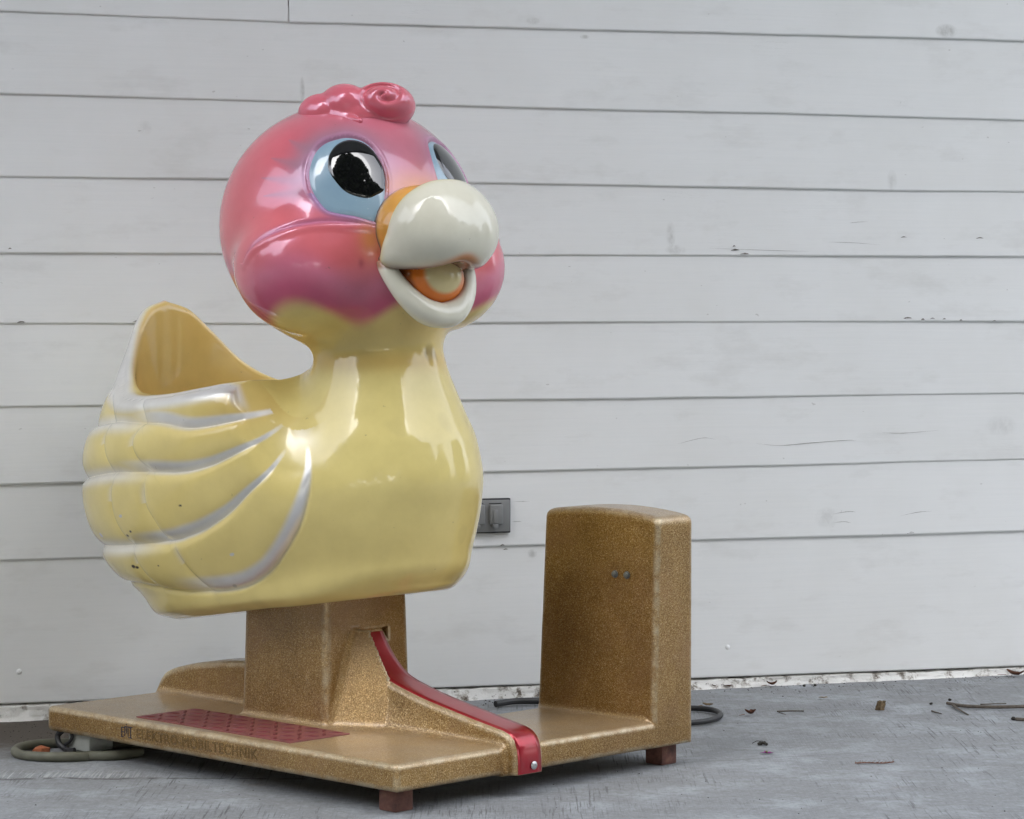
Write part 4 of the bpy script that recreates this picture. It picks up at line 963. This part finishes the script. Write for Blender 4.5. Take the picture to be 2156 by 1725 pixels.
for k in range(7):
    a=k*.9; mb=MB(); x,y=.0125*math.cos(a)*1.35,.009*math.sin(a); pts=[(0,0,.002),(x*.5-y*.35,y*.5+x*.3,.004),(x,y,.003+.002*(k%3)),(x*.5+y*.35,y*.5-x*.3,.004)]
    f_=mb.bm.faces.new([mb.bm.verts.new(p) for p in pts]); bmesh.ops.solidify(mb.bm,geom=[f_],thickness=.0012); mb.build('petal',petm,fl)
MB().lathe([(.0006,0),(.0028,.001),(.0026,.004),(.001,.0055)],'Z',(0,0,.002),8).build('calyx',grn,fl)
# conifer sprig
mb=MB(); P=smooth_line([(-.042,0,.003),(-.02,.003,.003),(.0,0,.003),(.02,-.002,.003),(.042,.004,.005)],6); mb.tube(P,.0013,6)
for i in range(46):
    t=i/45; p=P[int(t*(len(P)-2))]; s_=1 if i%2 else -1; l=.010*(1-.5*abs(t-.4)); a=s_*R(random.uniform(35,70))
    mb.tube([tuple(p),(p[0]+l*math.cos(a),p[1]+l*math.sin(a),p[2]+random.uniform(-.001,.006))],[.0006,.00025],4)
put(mb.build('fir_sprig',redb,loc=(.776,5.93,0)),'dry reddish needle sprig lying alone on the open concrete','sprig')
# crumbs of dirt, uncountable
mb=MB()
def crumb(x,y,r_):
    vs_=[mb.bm.verts.new((x+r_*random.uniform(.6,1.2)*math.cos(a),y+r_*random.uniform(.6,1.2)*math.sin(a),.0003)) for a in (0,1.57,3.14,4.71)]; top=mb.bm.verts.new((x,y,r_*random.uniform(.6,1.1)))
    for k in range(4): mb.bm.faces.new((vs_[k],vs_[(k+1)%4],top))
for _ in range(260): crumb(random.uniform(-1.1,1.5),random.uniform(4.9,7.2),random.uniform(.0008,.0022))
for _ in range(420):
    t=random.random()*2.9; dd=abs(random.gauss(0,.06))+.006; crumb(G0.x+.9508*t+.3098*dd,G0.y+.3098*t-.9508*dd,random.uniform(.0008,.0028))
for _ in range(160): crumb(random.uniform(-1.2,-.85),random.uniform(6.22,6.52),random.uniform(.0008,.0022))
tag(mb.build('dirt_crumbs',dark),'scattered dark crumbs of dirt over the concrete','dirt',kind='stuff')
# woodland behind the camera: crowns sized to block sky and shape reflections
r=np.random.default_rng(3); V=[];F=[]
leafm=simple('woodland_leaf',(.045,.065,.022),.6,var=.4,scale=1.5,bump=0)
def crown(cx,cy,h0,h1,rad,n):
    for _ in range(n):
        u=r.normal(size=3); u/=np.linalg.norm(u); q=r.uniform(.3,1.)**.5; c=np.array([cx,cy,(h0+h1)/2])+u*q*np.array([rad,rad,(h1-h0)/2])
        a=r.normal(size=3); a/=np.linalg.norm(a); b=np.cross(a,r.normal(size=3)); b/=np.linalg.norm(b); s_=r.uniform(.22,.50); k=len(V)
        V.extend([c-a*s_,c+b*s_*.6,c+a*s_,c-b*s_*.6]); F.append((k,k+1,k+2,k+3))
for az,dist,top,rad,n in ((-100,12,4.,2.,1500),(-80,13,5.,2.4,1500),(-60,13,5.5,2.6,1700),(-42,13.5,6.,2.6,1700),(-25,13.5,15,3.2,3200),(-10,10.6,34,3.2,8000),(7,10.6,37,3.3,8600),(24,11.5,29,3.3,7000),(41,13.5,11.,3.,2400),(57,13,6.5,2.6,1800),(76,13.5,5.,2.4,1500),(104,13,5.,2.2,1500),(-30,19,14,4.2,2200),(0,20,32,5.,5200),(35,19,13,4.,2200)):
    a=R(az); crown(dist*math.sin(a),6-dist*math.cos(a),.2,top,rad,n)
me=bpy.data.meshes.new('unseen_woodland'); me.from_pydata([tuple(x) for x in V],[],F); tag(link('unseen_woodland',me,leafm),'unseen leafy trees behind the camera, shaped for light and reflections','trees',kind='stuff')
